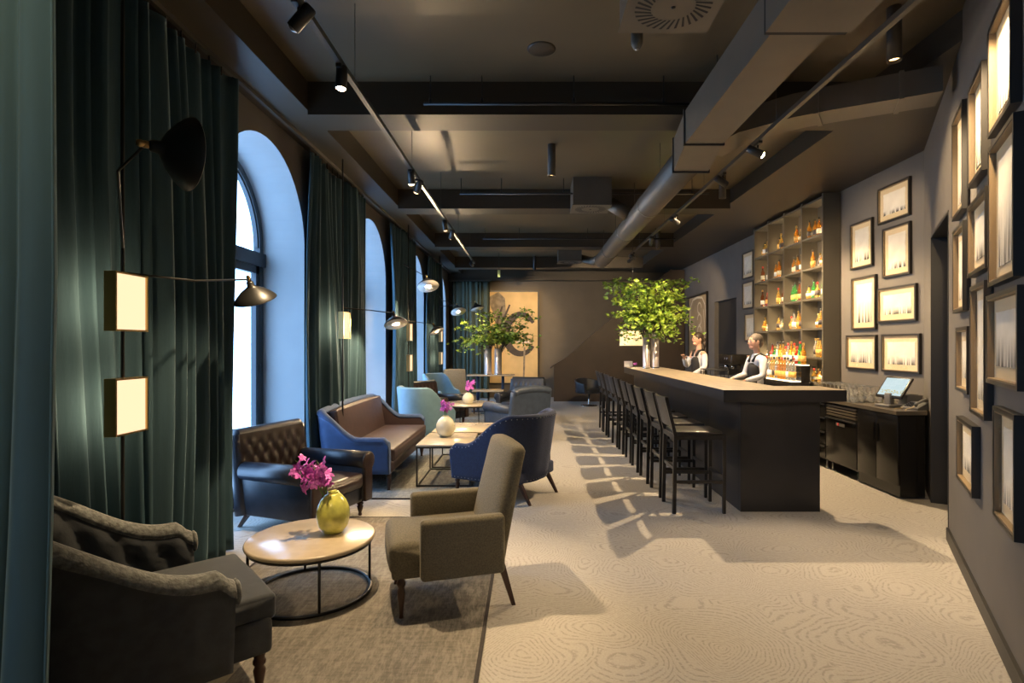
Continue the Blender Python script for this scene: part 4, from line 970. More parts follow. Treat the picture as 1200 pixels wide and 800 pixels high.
def person(label, loc, ang, H, woman, armL, armR, headturn=0):
    """local frame: faces +x, left side +y. armL/R: (elbow, wrist, finger direction)"""
    r = thing('person', label, 'person', loc, ang); k = H/1.75; sh = .165 if woman else .195
    def P(x, y, z): return (x*k, y*k, z*k)
    hip = .085 if woman else .09
    ch = [[(P(0, 0, .96), (.10*k, .13*k)), (P(0, 0, 1.10), (.085*k, .115*k)), (P(.01, 0, 1.27), (.10*k, .135*k)), (P(0, 0, 1.40), (.085*k, .12*k)), (P(0, 0, 1.475), (.05*k, .055*k)), (P(.01, 0, 1.54), (.048*k, .048*k)),
           (P(.02, 0, 1.60), (.062*k, .056*k)), (P(.03, 0, 1.665), (.082*k, .068*k)), (P(.02, 0, 1.715), (.068*k, .062*k))]]
    n = 9
    for sy in (1, -1):
        ch.append([('at', 0), (P(0, sy*hip, .86), .082*k), (P(.01, sy*hip, .50), .055*k), (P(-.015, sy*hip, .34), .05*k), (P(-.02, sy*hip, .09), .034*k), (P(.05, sy*hip, .035), .034*k), (P(.13, sy*hip, .028), .026*k)]); n += 6
    hands = []
    for sy, (el, wr) in ((1, armL), (-1, armR)):
        ch.append([('at', 3), (P(0, sy*sh*.95, 1.41), .050*k), (P(*el), .036*k), (P(*wr), .024*k)]); n += 3
        w = Vector(P(*wr)); e = Vector(P(*el)); d = (w-e).normalized(); side = d.cross(V(0, 0, 1)); side = side.normalized() if side.length > .1 else V(1, 0, 0)
        pd = d.cross(side).normalized()
        palm = w+d*.055*k; ch.append([('at', n-1), (tuple(palm), (.030*k, .016*k))]); pi = n; n += 1
        for q in range(4):
            off = side*(q-1.5)*.017*k; L = [.068, .078, .072, .056][q]*k
            a = palm+d*.030*k+off; b_ = a+d*L*.5-pd*L*.12*sy; c = b_+d*L*.38-pd*L*.32*sy
            ch.append([('at', pi), (tuple(a), .0092*k), (tuple(b_), .0082*k), (tuple(c), .0068*k)]); n += 3
        a = palm-d*.02*k+side*.034*k*-1; c = a+d*.035*k-side*.022*k; ch.append([('at', pi), (tuple(a), .011*k), (tuple(c), .0085*k)]); n += 2
    skin_mesh('body', ch, M['skin'], r, 2)
    # head detail
    hc = V(*P(.028, 0, 1.655)); f = MB()
    def ell(c, s, mi=0, n=14): 
        bm = bmesh.new(); bmesh.ops.create_uvsphere(bm, u_segments=n, v_segments=n//2+2, radius=1); bmesh.ops.scale(bm, vec=s, verts=bm.verts); bmesh.ops.translate(bm, vec=c, verts=bm.verts); bm.verts.index_update(); f.bm(bm, mi)
    ell(hc+V(.0, 0, 0)*k, (.098*k, .074*k, .112*k)); ell(hc+V(.045, 0, -.075)*k, (.048*k, .042*k, .042*k))
    f.add([hc+V(.090, 0, .018)*k, hc+V(.094, .014, -.028)*k, hc+V(.122, 0, -.026)*k, hc+V(.094, -.014, -.028)*k, hc+V(.1, 0, -.036)*k], [(0, 1, 2), (0, 2, 3), (1, 4, 2), (2, 4, 3)], 0, True)
    for sy in (-1, 1):
        ell(hc+V(-.005, sy*.076, -.008)*k, (.022*k, .010*k, .032*k)); ell(hc+V(.088, sy*.030, .012)*k, (.010*k, .014*k, .008*k), 1); ell(hc+V(.093, sy*.030, .012)*k, (.007*k, .007*k, .007*k), 2)
        ell(hc+V(.090, sy*.030, .034)*k, (.008*k, .018*k, .004*k), 2)
    ell(hc+V(.092, 0, -.058)*k, (.008*k, .022*k, .006*k), 3)
    f.build('face', [M['skin'], M['white_e'], M['hair_d'], mat('lips', (.40, .12, .10), .5)], r)
    h = MB(); f = h; hm = M['hair_d'] if woman else M['hair_g']
    ell(hc+V(-.016, 0, .030)*k, (.102*k, .083*k, .098*k)); ell(hc+V(-.050, 0, -.015)*k, (.068*k, .076*k, .075*k))
    if woman:
        ell(hc+V(-.12, 0, -.01)*k, (.042*k, .042*k, .042*k)); h.tube([hc+V(-.10, .01, -.03)*k, hc+V(-.13, .02, -.10)*k, hc+V(-.12, .02, -.19)*k], [.03*k, .028*k, .008*k], 10)
    h.build('hair', hm, r)
    # clothing
    s = [[(P(0, 0, .97), (.115*k, .142*k)), (P(0, 0, 1.10), (.10*k, .128*k)), (P(.01, 0, 1.27), (.113*k, .15*k)), (P(0, 0, 1.40), (.095*k, .135*k)), (P(0, 0, 1.465), (.062*k, .072*k)), (P(.004, 0, 1.495), (.056*k, .058*k))]]
    for sy, (el, wr) in ((1, armL), (-1, armR)):
        w = Vector(wr); e = Vector(el); wq = e.lerp(w, .93)
        s.append([('at', 3), (P(0, sy*sh*.97, 1.405), .064*k), (P(*el), .051*k), (P(*wq), .037*k)])
    skin_mesh('shirt', s, M['shirt'], r, 2)
    v = [[(P(.002, 0, .93), (.128*k, .152*k)), (P(0, 0, 1.10), (.112*k, .138*k)), (P(.012, 0, 1.26), (.124*k, .150*k)), (P(.016, 0, 1.37), (.108*k, .128*k))]]
    skin_mesh('waistcoat', v, M['vest'], r, 2)
    st = MB()
    for sy in (-1, 1): st.tube([V(*P(.10, sy*.055, 1.36)), V(*P(.06, sy*.075, 1.45)), V(*P(-.02, sy*.08, 1.475)), V(*P(-.09, sy*.06, 1.42))], .020*k, 8)
    st.build('waistcoat_strap', M['vest'], r)
    t = [[(P(0, 0, .97), (.118*k, .140*k)), (P(0, 0, .90), (.115*k, .145*k))]]
    for sy in (1, -1): t.append([('at', 1), (P(0, sy*.095, .80), .095*k), (P(.01, sy*.095, .48), .075*k), (P(-.02, sy*.095, .10), .062*k)])
    skin_mesh('trousers', t, M['apron'], r, 2)
    for sy in (-1, 1): MB().rbox((-.07)*k, .18*k, (sy*hip/k*k-.045)*1, (sy*hip+.045), .0, .085*k, .03, cuts=1).build('shoe', M['black'], r)
    return r
person('woman with dark tied-back hair, white shirt and black waistcoat behind the bar', (3.08, 10.05, 0), math.radians(195), 1.80, True,
       ((.06, .27, 1.16), (.30, .20, 1.02)), ((.10, -.25, 1.17), (.27, -.05, 1.33)))
person('man with short hair and white shirt behind the bar in front of the bottles', (3.35, 8.15, 0), math.radians(185), 1.74, False,
       ((.05, .27, 1.16), (.30, .18, 1.08)), ((.05, -.27, 1.16), (.31, -.16, 1.10)))

# ============================================================ PICTURES
def picture(label, w, h, mx, pm, group, depth=.045, fw=.022, wood=True):
    r = thing('framed_print', label, 'framed picture', (0, 0, 0), 0, group); r.matrix_world = mx
    r.location = mx.to_translation(); r.rotation_euler = mx.to_euler()
    # local: front faces -x, wall at x=0
    b = MB(); hw, hh = w/2, h/2; d = depth
    for (y0, y1, z0, z1) in ((-hw, hw, hh-fw, hh), (-hw, hw, -hh, -hh+fw), (-hw, -hw+fw, -hh+fw, hh-fw), (hw-fw, hw, -hh+fw, hh-fw)): b.box(-d, -.002, y0, y1, z0, z1)
    b.build('frame', M['frame_bk'], r)
    q = MB(); g = fw
    for (y0, y1, z0, z1) in ((-hw+g, hw-g, hh-g-.008, hh-g), (-hw+g, hw-g, -hh+g, -hh+g+.008), (-hw+g, -hw+g+.008, -hh+g, hh-g), (hw-g-.008, hw-g, -hh+g, hh-g)): q.box(-d+.003, -.012, y0, y1, z0, z1)
    q.build('inner_fillet', M['frame_oak'], r)
    MB().box(-.012, -.004, -hw+g, hw-g, -hh+g, hh-g).build('mount', M['mount'], r)
    m = .07; n = 14; rp = random.Random(hash(label) % 1000 if False else int(w*1000+h*777)); yl = []
    pts = []
    for k in range(n): pts.append((-.016, -hw+g+m+rp.uniform(0, .012), hh-g-m-(h-2*g-2*m)*k/n))
    pts += [(-.016, -hw+g+m+(w-2*g-2*m)*k/n, -hh+g+m+rp.uniform(0, .006)) for k in range(n)]
    pts += [(-.016, hw-g-m-rp.uniform(0, .008), -hh+g+m+(h-2*g-2*m)*k/n) for k in range(n)]
    pts += [(-.016, hw-g-m-(w-2*g-2*m)*k/n, hh-g-m-rp.uniform(0, .006)) for k in range(n)]
    MB().add(pts+[(x+.003, y, z) for x, y, z in pts], [tuple(range(len(pts)))]+[(i, i+len(pts), (i+1) % len(pts)+len(pts), (i+1) % len(pts)) for i in range(len(pts))]).build('print', pm, r)
    MB().box(-d+.010, -d+.012, -hw+g, hw-g, -hh+g, hh-g).build('glazing', M['glass'], r)
    return r
gz = math.atan2(-.508, .861); gz = math.atan2(GN.y, GN.x)+PI
GF = [(2.10, .52, 3.00, .58, 'landscape framed print at the top right edge of the gallery wall'), (1.45, .45, 2.90, .62, 'tall framed print in the top row, second from the doorway'),
      (.77, .47, 2.88, .73, 'tall framed print in the top row closest to the doorway'), (2.13, .57, 2.28, .74, 'large framed print in the second row at the right edge'),
      (1.49, .58, 2.25, .45, 'wide framed print in the middle of the second row on the gallery wall'), (.80, .46, 2.13, .60, 'framed print above door height closest to the doorway, second row'),
      (2.14, .69, 1.63, .47, 'wide framed print at eye level at the right edge of the photo'), (1.52, .46, 1.57, .78, 'tall narrow framed print at eye level in the middle of the gallery wall'),
      (.95, .48, 1.50, .44, 'small framed print at eye level nearest the doorway'), (1.06, .62, .88, .44, 'low framed print hanging alone near the doorway baseboard'),
      (2.20, .46, 1.00, .57, 'framed print in the bottom row at the right edge')]
for i, (s, w, z, h, lab) in enumerate(GF):
    p = gal(s, 0, z); picture(lab, w, h, Matrix.Translation(p) @ Matrix.Rotation(gz, 4, 'Z'), PRINTS[i % 5], 'framed prints on the angled gallery wall')
BF = [(6.71, .59, 3.33, .45, 'topmost landscape framed print on the bar wall'), (7.36, .49, 2.93, .62, 'upright framed print nearest the shelving, upper row'),
      (6.66, .50, 2.73, .61, 'upright framed print directly under the topmost one on the bar wall'), (7.31, .53, 2.15, .70, 'tall framed print with dark strokes nearest the shelving, middle row'),
      (6.66, .70, 2.09, .43, 'landscape framed print in the middle row right of the tall one'), (7.37, .66, 1.50, .46, 'landscape framed print with dark strokes low beside the shelving'),
      (6.59, .68, 1.50, .46, 'landscape framed print with pale drawing just above the till')]
for i, (y, w, z, h, lab) in enumerate(BF):
    picture(lab, w, h, Matrix.Translation((XW, y, z)), PRINTS[[2, 0, 2, 1, 4, 3, 4][i]], 'framed prints on the bar wall right of the shelving', depth=.035)
for (y, w, z, h, lab, k) in ((11.19, .55, 3.21, .54, 'framed print left of the shelving, uppermost of three', 2), (11.19, .55, 2.60, .55, 'framed print left of the shelving, middle of three', 2), (11.07, .56, 1.95, .56, 'framed print left of the shelving, lowest of three', 0)):
    picture(lab, w, h, Matrix.Translation((XW, y, z)), PRINTS[k], 'framed prints left of the shelving', depth=.03)
# large canvas with a brush stroke ring on the far wall
def ribbon(b, pts, ws, mi=0, dx=(1, 0), y=0, th=.006):
    """painted stroke lying in a plane; pts in 2D"""
    n = len(pts); L = []; R_ = []
    for i in range(n):
        a = Vector(pts[max(0, i-1)]); c = Vector(pts[min(n-1, i+1)]); d = (c-a).normalized(); nn = Vector((-d.y, d.x)); p = Vector(pts[i]); L.append(p+nn*ws[i]/2); R_.append(p-nn*ws[i]/2)
    return L, R_
def canvas_flat(name, label, w, h, frame_m, mx, base, strokes, mts, fw=.04):
    r = thing(name, label, 'painting', (0, 0, 0)); r.location = mx.to_translation(); r.rotation_euler = mx.to_euler()
    hw, hh = w/2, h/2; b = MB()
    for (y0, y1, z0, z1) in ((-hw, hw, hh-fw, hh), (-hw, hw, -hh, -hh+fw), (-hw, -hw+fw, -hh+fw, hh-fw), (hw-fw, hw, -hh+fw, hh-fw)): b.box(-.05, -.003, y0, y1, z0, z1)
    b.build('frame', frame_m, r); MB().box(-.03, -.005, -hw+fw, hw-fw, -hh+fw, hh-fw).build('canvas', base, r)
    q = MB()
    for k, (pts, ws, mi) in enumerate(strokes):
        L, R_ = ribbon(q, pts, ws); x = -.031-.0006*(k+1)
        lim = lambda p: (x, max(-hw+fw, min(hw-fw, p.x)), max(-hh+fw, min(hh-fw, p.y)))
        vs = [lim(p) for p in L]+[lim(p) for p in R_]; n = len(L)
        q.add(vs, [(i, i+1, n+i+1, n+i) for i in range(n-1)], mi)
    q.build('brush_strokes', mts, r); return r
C1 = mat('canvas_ochre', (.62, .42, .18), .8, noise=.12, nscale=2); S1 = mat('stroke_umber', (.060, .042, .028), .7, noise=.2, nscale=6); S2 = mat('stroke_grey', (.22, .17, .11), .7, noise=.3, nscale=8); S3 = mat('stroke_pale', (.66, .56, .38), .7)
ring = [(.42*math.cos(a)+.10, .50*math.sin(a)*1.1-.10) for a in [math.radians(40+k*9) for k in range(33)]]
# local y runs along wall; painting faces -x -> rotate so that it faces -y (towards camera); local +y maps to -x... mirrored below
fl = lambda P: [(-x, z) for x, z in P]
strokes = [(fl([(-.75, 1.45), (-.50, 1.1), (-.40, .6), (-.42, .2)]), [.7, .5, .34, .2], 1), (fl([(-.35, .95), (-.48, .55), (-.56, .2)]), [.05, .07, .05], 0), (fl([(-.12, 1.0), (-.28, .62), (-.40, .38)]), [.05, .07, .05], 0),
           (fl([(.22+.46*math.cos(a), .10+.60*math.sin(a)) for a in [math.radians(35+k*9) for k in range(33)]]), [.10+.13*math.sin(PI*k/32) for k in range(33)], 0),
           (fl([(.33, -.30), (.32, -.8), (.30, -1.4)]), [.05, .055, .05], 1), (fl([(-.1, .2), (.15, -.1), (.5, -.15)]), [.05, .12, .06], 2)]
canvas_flat('brush_stroke_painting', 'large ochre canvas with a dark brush stroke ring on the far wall', 1.55, 2.86, M['frame_bk'],
            Matrix.Translation((-.47, YE, 1.83)) @ Matrix.Rotation(PI/2, 4, 'Z'), C1, strokes, [S1, S2, S3])
rp = random.Random(9)
st2 = [([(-.70, -.8), (-.72, .2), (-.62, .62), (-.40, .80), (0, .84), (.40, .80), (.62, .60), (.68, 0)], [.05]*8, 1), ([(-.6, -.8), (-.6, .1), (-.5, .5)], [.03]*3, 1)]
for k in range(4):
    cz = .55-.3*k; st2.append(([(-.18+.16*math.cos(a)*(1 if k % 2 else -1), cz+.14*math.sin(a)) for a in [math.radians(q*24) for q in range(13)]], [.045]*13, 1))
canvas_flat('arch_painting', 'tall dark framed picture with pale curling lines on the far bar wall', 1.62, 1.85, M['frame_bk'], Matrix.Translation((XW, 14.5, 2.0)), mat('panel_umber', (.36, .25, .13), .6, noise=.2, nscale=2), st2, [S1, S3], .06)

# ============================================================ STAIR, FAR CORNER
r = thing('staircase', 'dark solid-sided staircase rising to the right along the far wall', 'staircase', (.7, 16.0, 0))
prof = [(0, 0), (0, 1.0), (.35, 1.22), (.6, 1.42), (.85, 1.68), (3.7, 4.0), (3.7, 3.1), (2.4, 2.05), (1.5, .55), (1.2, 0)]
prof = [(0, 0), (0, 1.0), (.35, 1.20), (.62, 1.42), (.9, 1.70), (2.2, 2.78), (3.35, 3.72), (3.70, 3.72), (3.70, 0)]
b = MB(); n = len(prof); vs = [(x, y, z) for y in (-.30, -.24) for x, z in prof]
b.add(vs, [tuple(range(n)), tuple(range(n, 2*n))[::-1]]+[(i, n+i, n+(i+1) % n, (i+1) % n) for i in range(n)]); b.build('balustrade', M['stairm'], r)
q = MB(); ph = [(-.10, .93)]+[(x, z+.0) for x, z in prof[1:7]]
for a, c in zip(ph[:-1], ph[1:]): q.bar((a[0], -.27, a[1]+.02), (c[0], -.27, c[1]+.02), .10, .045)
q.build('handrail', M['stairm'], r)
q = MB()
for k in range(16): q.box(.15+k*.22, .15+(k+1)*.22, -.24, .62, 0, .175*(k+1))
q.build('steps', M['stairm'], r)
r = thing('tub_chair', 'dark swivel tub chair with chrome base in front of the stairs', 'chair', (1.58, 14.6, 0), math.radians(-60))
P = plan(.30, .68, .60, .30); shell(P, lambda s: .60+.12*sm(s), .34, .40, .05, .06, .72).build('backrest', [M['leather_n']]*3, r)
MB().rbox(-.26, .32, -.28, .28, .34, .45, .05, puff=.02, cuts=2).build('seat', M['leather_n'], r)
MB().lathe([(.22, 0), (.22, .012), (.03, .022), (.025, .05), (.025, .345)], 24).build('base', M['chrome'], r)
r = thing('pendant_lamp', 'lit rectangular fabric pendant lamp hanging beside the bar foliage', 'pendant lamp', (2.22, 11.9, 1.74))
MB().lathe([(.275, -.155), (.262, .155), (.258, .155), (.271, -.155), (.275, -.155)], 32, close=True).build('lamp_shade', M['shade_e'], r)
MB().tube([(0, 0, .02), (0, 0, 2.25)], .004, 6).build('cable', M['black'], r); MB().lathe([(.001, 0), (.03, .02), (.035, .05), (.015, .09), (.001, .10)], 12, mx=Matrix.Translation((0, 0, -.04))).build('bulb', M['bulb_dim'], r)
point_light('pendant_glow', (0, 0, -.12), 14, parent=r)

# ============================================================ CEILING SERVICES
def swept_rect(b, pts, w, h, mi=0):
    pts = [Vector(p) for p in pts]; vs = []
    for i, p in enumerate(pts):
        t = (pts[min(i+1, len(pts)-1)]-pts[max(i-1, 0)]); t.z = 0; t.normalize(); s = V(t.y, -t.x, 0)
        vs += [p-s*w/2-V(0, 0, h/2), p+s*w/2-V(0, 0, h/2), p+s*w/2+V(0, 0, h/2), p-s*w/2+V(0, 0, h/2)]
    fs = [(i*4+k, i*4+(k+1) % 4, i*4+4+(k+1) % 4, i*4+4+k) for i in range(len(pts)-1) for k in range(4)]+[(3, 2, 1, 0), tuple((len(pts)-1)*4+k for k in range(4))]
    b.add(vs, fs, mi)
def collar(b, x0, x1, z0, z1, y, t=.012, e=.012): 
    for (a0, a1, c0, c1) in ((x0-e, x1+e, z0-e, z0), (x0-e, x1+e, z1, z1+e), (x0-e, x0, z0, z1), (x1, x1+e, z0, z1)): b.box(a0, a1, y-t, y+t, c0, c1)
r = thing('ventilation_duct', 'large grey ventilation duct running along the ceiling above the bar side', 'duct', (1.55, 6, 3.5), 0); ox, oy, oz = 1.55, 6, 3.5
b = MB(); b.box(1.36-ox, 1.69-ox, 3.0-oy, 4.84-oy, 3.35-oz, 3.64-oz); b.build('square_section', M['duct'], r)
b = MB(); b.box(1.28-ox, 1.74-ox, YB-oy, 3.0-oy, 3.29-oz, 3.70-oz); b.build('wide_section', M['duct'], r)
b = MB(); c1 = [(1.36, 3.35), (1.69, 3.35), (1.69, 3.64), (1.36, 3.64)]; c2 = [(1.42, 3.30), (1.76, 3.30), (1.76, 3.62), (1.42, 3.62)]
vs = [(x-ox, 4.84-oy, z-oz) for x, z in c1]+[(x-ox, 5.45-oy, z-oz) for x, z in c2]
b.add(vs, [(0, 3, 2, 1), (4, 5, 6, 7), (0, 1, 5, 4), (1, 2, 6, 5), (2, 3, 7, 6), (3, 0, 4, 7)]); b.build('reducer', M['duct'], r)
b = MB(); b.tube([(1.60-ox, 5.45-oy, 3.46-oz), (1.60-ox, 12.2-oy, 3.46-oz)], .16, 28); b.build('round_section', M['duct'], r)
b = MB(); collar(b, 1.36-ox, 1.69-ox, 3.35-oz, 3.64-oz, 4.84-oy); collar(b, 1.42-ox, 1.76-ox, 3.30-oz, 3.62-oz, 5.45-oy); collar(b, 1.30-ox, 1.72-ox, 3.31-oz, 3.68-oz, 3.02-oy, .02); b.build('seam_gasket', M['gasket'], r)
b = MB()
for y in (7.35, 9.1, 10.9): b.tube([(1.60-ox, y-.02-oy, 3.46-oz), (1.60-ox, y+.02-oy, 3.46-oz)], .168, 28)
b.build('joint_band', M['duct'], r)
b = MB()
for y in (3.6, 4.6, 6.6, 8.2, 10.0, 11.6): b.tube([(1.56-ox, y-oy, 3.6-oz), (1.56-ox, y-oy, 4.0-oz)], .005, 6)
b.build('hanger_rod', M['track'], r)
b = MB(); b.tube([(1.46-ox, 8.2-oy, 3.52-oz), (1.19-ox, 8.2-oy, 3.70-oz)], .10, 20); b.build('branch_pipe', M['duct'], r)
b = MB(); b.tube([(1.54-ox, 12.1-oy, 3.48-oz), (1.52-ox, 13.3-oy, 3.60-oz), (1.27-ox, 13.45-oy, 3.70-oz)], .09, 16); b.build('branch_pipe', M['duct'], r)
b = MB(); b.tube([(1.35-ox, 2.6-oy, 3.55-oz), (.95-ox, 2.35-oy, 3.6-oz), (.6-ox, 1.9-oy, 3.62-oz)], .13, 20)
b.build('branch_pipe', M['duct'], r)
r = thing('branch_duct', 'flat grey branch duct crossing the ceiling from the gallery wall', 'duct', (2.8, 4.8, 3.6)); b = MB(); o3 = V(2.8, 4.8, 3.6)
swept_rect(b, [V(3.20, 4.33, 3.62)-o3, V(2.55, 4.66, 3.62)-o3, V(2.32, 4.80, 3.62)-o3, V(2.0, 5.12, 3.62)-o3, V(1.78, 5.36, 3.55)-o3], .30, .20); b.build('duct_run', M['duct'], r)
b = MB(); swept_rect(b, [V(2.47, 4.70, 3.62)-o3, V(2.44, 4.72, 3.62)-o3], .32, .22); b.build('seam_collar', M['duct'], r); b = MB(); swept_rect(b, [V(2.98, 4.44, 3.62)-o3, V(2.95, 4.455, 3.62)-o3], .32, .22); b.build('seam_collar', M['duct'], r)
def air_unit(label, x0, y0, w=.55, d=.52, z=3.60, swirl=True):
    r = thing('air_diffuser', label, 'air diffuser', (x0+w/2, y0+d/2, z), 0, 'square air diffusers on the ceiling')
    MB().box(-w/2, w/2, -d/2, d/2, .012, .40).build('plenum_box', M['duct'], r)
    MB().box(-w/2-.008, w/2+.008, -d/2-.008, d/2+.008, 0, .012).build('face_plate', M['duct'], r)
    b = MB(); n = 30; ra, rb_ = .13, .225
    for k in range(n):
        a = 2*PI*k/n; da = .045; tw = .22
        P4 = [(ra*math.cos(a-da), ra*math.sin(a-da)), (ra*math.cos(a+da), ra*math.sin(a+da)), (rb_*math.cos(a+tw+da*.8), rb_*math.sin(a+tw+da*.8)), (rb_*math.cos(a+tw-da*.8), rb_*math.sin(a+tw-da*.8))]
        b.add([(x, y, -.0015) for x, y in P4]+[(x, y, -.0002) for x, y in P4], [(0, 3, 2, 1), (0, 1, 5, 4), (1, 2, 6, 5), (2, 3, 7, 6), (3, 0, 4, 7)], 0)
    b.build('swirl_slots', M['gasket'], r)
    MB().lathe([(.001, -.008), (.012, -.006), (.014, 0)], 12).build('centre_screw', M['black'], r)
    return r
air_unit('square swirl air diffuser at the top of the photo, nearest', .58, 3.03)
air_unit('square air diffuser box joined to the round duct, middle of three', .63, 7.93)
air_unit('square air diffuser box farthest away near the far wall', .70, 13.2)
# smoke detector etc
r = thing('smoke_detector', 'small round smoke detector just beyond the nearest air diffuser', 'smoke detector', (.72, 3.70, 3.60))
MB().lathe([(.05, .40), (.05, .03), (.045, .0), (.03, -.03), (.018, -.035), (.001, -.035)], 20, mx=Matrix.Scale(.8, 4)).build('housing', M['duct'], r); MB().lathe([(.001, -.036), (.012, -.034), (.012, -.028)], 10).build('sensor', M['steel'], r)
for (x, y, lab) in ((.10, 5.0, 'flat round ceiling speaker before the first beam'), ):
    o = MB().lathe([(.001, -.012), (.10, -.012), (.115, -.004), (.115, 0)], 28).build('ceiling_speaker', M['beam']); o.location = (x, y-.5, 4.0); tag(o, lab, 'speaker')
# threaded pipe rails
def pipe_rail(label, x0, x1, y, z, posts):
    r = thing('pipe_rail', label, 'pipe', ((x0+x1)/2, y, z), 0, 'slim pipes hung across the ceiling'); c = (x0+x1)/2
    MB().tube([(x0-c, 0, 0), (x1-c, 0, 0)], .014, 10).build('pipe', M['black'], r)
    for p in posts: q = MB(); q.tube([(p-c, 0, 0), (p-c, 0, 4.0-z)], .005, 6); q.tube([(p-c, 0, 0), (p-c, 0, .05)], .014, 8); q.build('hanger', M['black'], r)
pipe_rail('slim black pipe hung in front of the first ceiling beam', -.94, 1.45, 4.95, 3.75, [-.88, -.42, .4, 1.2])
pipe_rail('slim black pipe hung in front of the second ceiling beam', -1.0, 2.6, 8.0, 3.78, [-.98, -.4, .5, 2.0, 2.35])
pipe_rail('slim black pipe hung in front of the third ceiling beam', -.95, 3.0, 11.4, 3.78, [-.9, -.2, 1.2, 2.6])
# cylinder downlights
def cylinder(label, x, y, z=3.62, watts=180, lit=True, ang=75, tgt=None):
    r = thing('cylinder_downlight', label, 'ceiling light', (x, y, z), 0, 'cylinder downlights on the ceiling')
    MB().lathe([(.048, .38), (.048, 0), (.044, 0), (.040, .035), (.001, .036)], 24, close=True).build('body', M['beam'], r)
    MB().lathe([(.001, .020), (.038, .022), (.038, .028)], 20).build('lens', M['bulb_dim'], r)
    if lit: spot_light('cylinder_beam', (x, y, z-.01), tgt or (x, y, 0), watts, ang, .35, size=.035, parent=r)
    return r
cylinder('black cylinder downlight high on the right before the gallery wall', 2.60, 3.95, watts=330, ang=78, tgt=(1.9, 2.7, 0))
cylinder('black cylinder downlight on the right behind the lit track spots', 2.72, 7.8, z=3.66, watts=900, ang=140)
cylinder('black cylinder downlight on the right farthest away over the bar', 2.72, 11.7, watts=160, ang=90)
cylinder('black cylinder downlight in the middle of the ceiling left of the duct', .27, 6.65, watts=110, ang=80)
# track lights
def track(label, x, y0, y1, z):
    r = thing('lighting_track', label, 'lighting track', (x, (y0+y1)/2, z), 0); h = (y1-y0)/2
    MB().box(-.018, .018, -h, h, 0, .035).build('rail', M['track'], r)
    y = y0+.6
    while y < y1:
        MB().tube([(0, y-(y0+y1)/2, .03), (0, y-(y0+y1)/2, 4.0-z)], .0025, 5).build('suspension_wire', M['track'], r); y += 1.9
TZ = 3.38
track('long lighting track on the window side', -1.225, -.5, 12.4, TZ+.03); track('long lighting track above the bar stools', 2.05, 0.2, 11.4, TZ+.03)
def spot(label, x, y, tgt, watts, lit=True, ang=50, scale=1, soft=.03, lens='bulb'):
    r = thing('track_spotlight', label, 'spotlight', (x, y, TZ+.03), 0, 'spotlights on the tracks')
    MB().box(-.017, .017, -.06, .06, -.022, 0).build('adapter', M['black'], r)
    MB().tube([(0, 0, -.02), (0, 0, -.06)], .009, 8).build('stem', M['black'], r)
    d = (Vector(tgt)-V(x, y, TZ-.06)).normalized(); mx = Matrix.Translation((0, 0, -.09)) @ d.to_track_quat('-Z', 'Y').to_matrix().to_4x4()
    MB().lathe([(.001, .10), (.03, .10), (.036, .09), (.036, -.05), (.032, -.05), (.030, -.03), (.001, -.028)], 20, mx=mx, close=True).build('head', M['black'], r)
    q = MB().lathe([(.001, -.062), (.014, -.060), (.026, -.053), (.031, -.046)], 20, mx=mx).build('lens', M[lens] if lit else M['steel'], r)
    if lit: 
        p = V(x, y, TZ-.06)+d*.072; spot_light('spot_beam', p, tgt, watts, ang, .5, size=soft, parent=r)
    return r
spot('unlit track spotlight aimed at the curtain, nearest on the window side', -1.225, 2.95, (-1.9, 3.0, 2.6), 0, lit=False)
spot('lit track spotlight above the foreground round table', -1.225, 3.62, (-1.35, 3.45, 0), 480, ang=70)
spot('lit track spotlight third on the window side above the sofa', -1.225, 5.77, (-1.2, 6.3, 0), 130, ang=55)
spot('tilted track spotlight close behind the lit one above the sofa', -1.225, 6.1, (-2.1, 6.6, 1.4), 60, ang=45, lens='bulb_dim')
spot('track spotlight midway down the window side', -1.225, 8.1, (-1.0, 8.9, 0), 110, ang=60, lens='bulb_dim')
spot('tilted track spotlight beyond the midway one on the window side', -1.225, 8.75, (-2.1, 10, 1.0), 60, lens='bulb_dim')
spot('lit track spotlight at the far end of the window side', -1.225, 11.9, (-.5, 16.9, 2.1), 800, ang=36)
spot('brightest lit track spotlight, nearest on the bar side', 2.05, 4.97, (3.7, 4.3, 2.2), 200, ang=85)
spot('lit track spotlight second on the bar side', 2.05, 5.87, (4.4, 6.9, 2.2), 260, ang=70)
spot('lit track spotlight third on the bar side above the bar', 2.05, 7.75, (4.3, 9.0, 2.2), 260, ang=75)
spot('lit track spotlight fourth on the bar side', 2.05, 9.30, (2.2, 10.25, 2.2), 150, ang=60)
spot('lit track spotlight on the bar side above the far foliage', 2.05, 10.9, (4.4, 14.3, 2.2), 480, ang=50)
spot('small track spotlight farthest away on the bar side', 2.05, 11.3, (1.0, 16.9, 2.4), 420, ang=70)
spot('added track spotlight nearest the camera, out of frame, lighting the foreground curtain', -1.225, .1, (-1.75, 1.5, 1.3), 75, ang=85)  # unseen spotlight added to brighten the foreground curtain
spot('track spotlight over the near floor on the bar side', 2.05, 2.6, (3.0, 3.6, 2.0), 170, ang=80)
r = thing('far_downlight', 'small lit ceiling spot near the far wall', 'ceiling light', (.15, 15.0, 3.62))
MB().lathe([(.04, .38), (.04, 0), (.034, 0), (.030, .03), (.001, .03)], 20, close=True).build('body', M['black'], r); MB().lathe([(.001, .008), (.034, .01), (.034, .016)], 16).build('lens', M['bulb'], r)
spot_light('far_beam', (.15, 15.0, 3.6), (.3, 16.9, 2.0), 60, 90, .6, parent=r)
r = thing('exit_lamp', 'small green-lit emergency lamp hanging before the far wall', 'emergency lamp', (-.78, 14.4, 3.45))
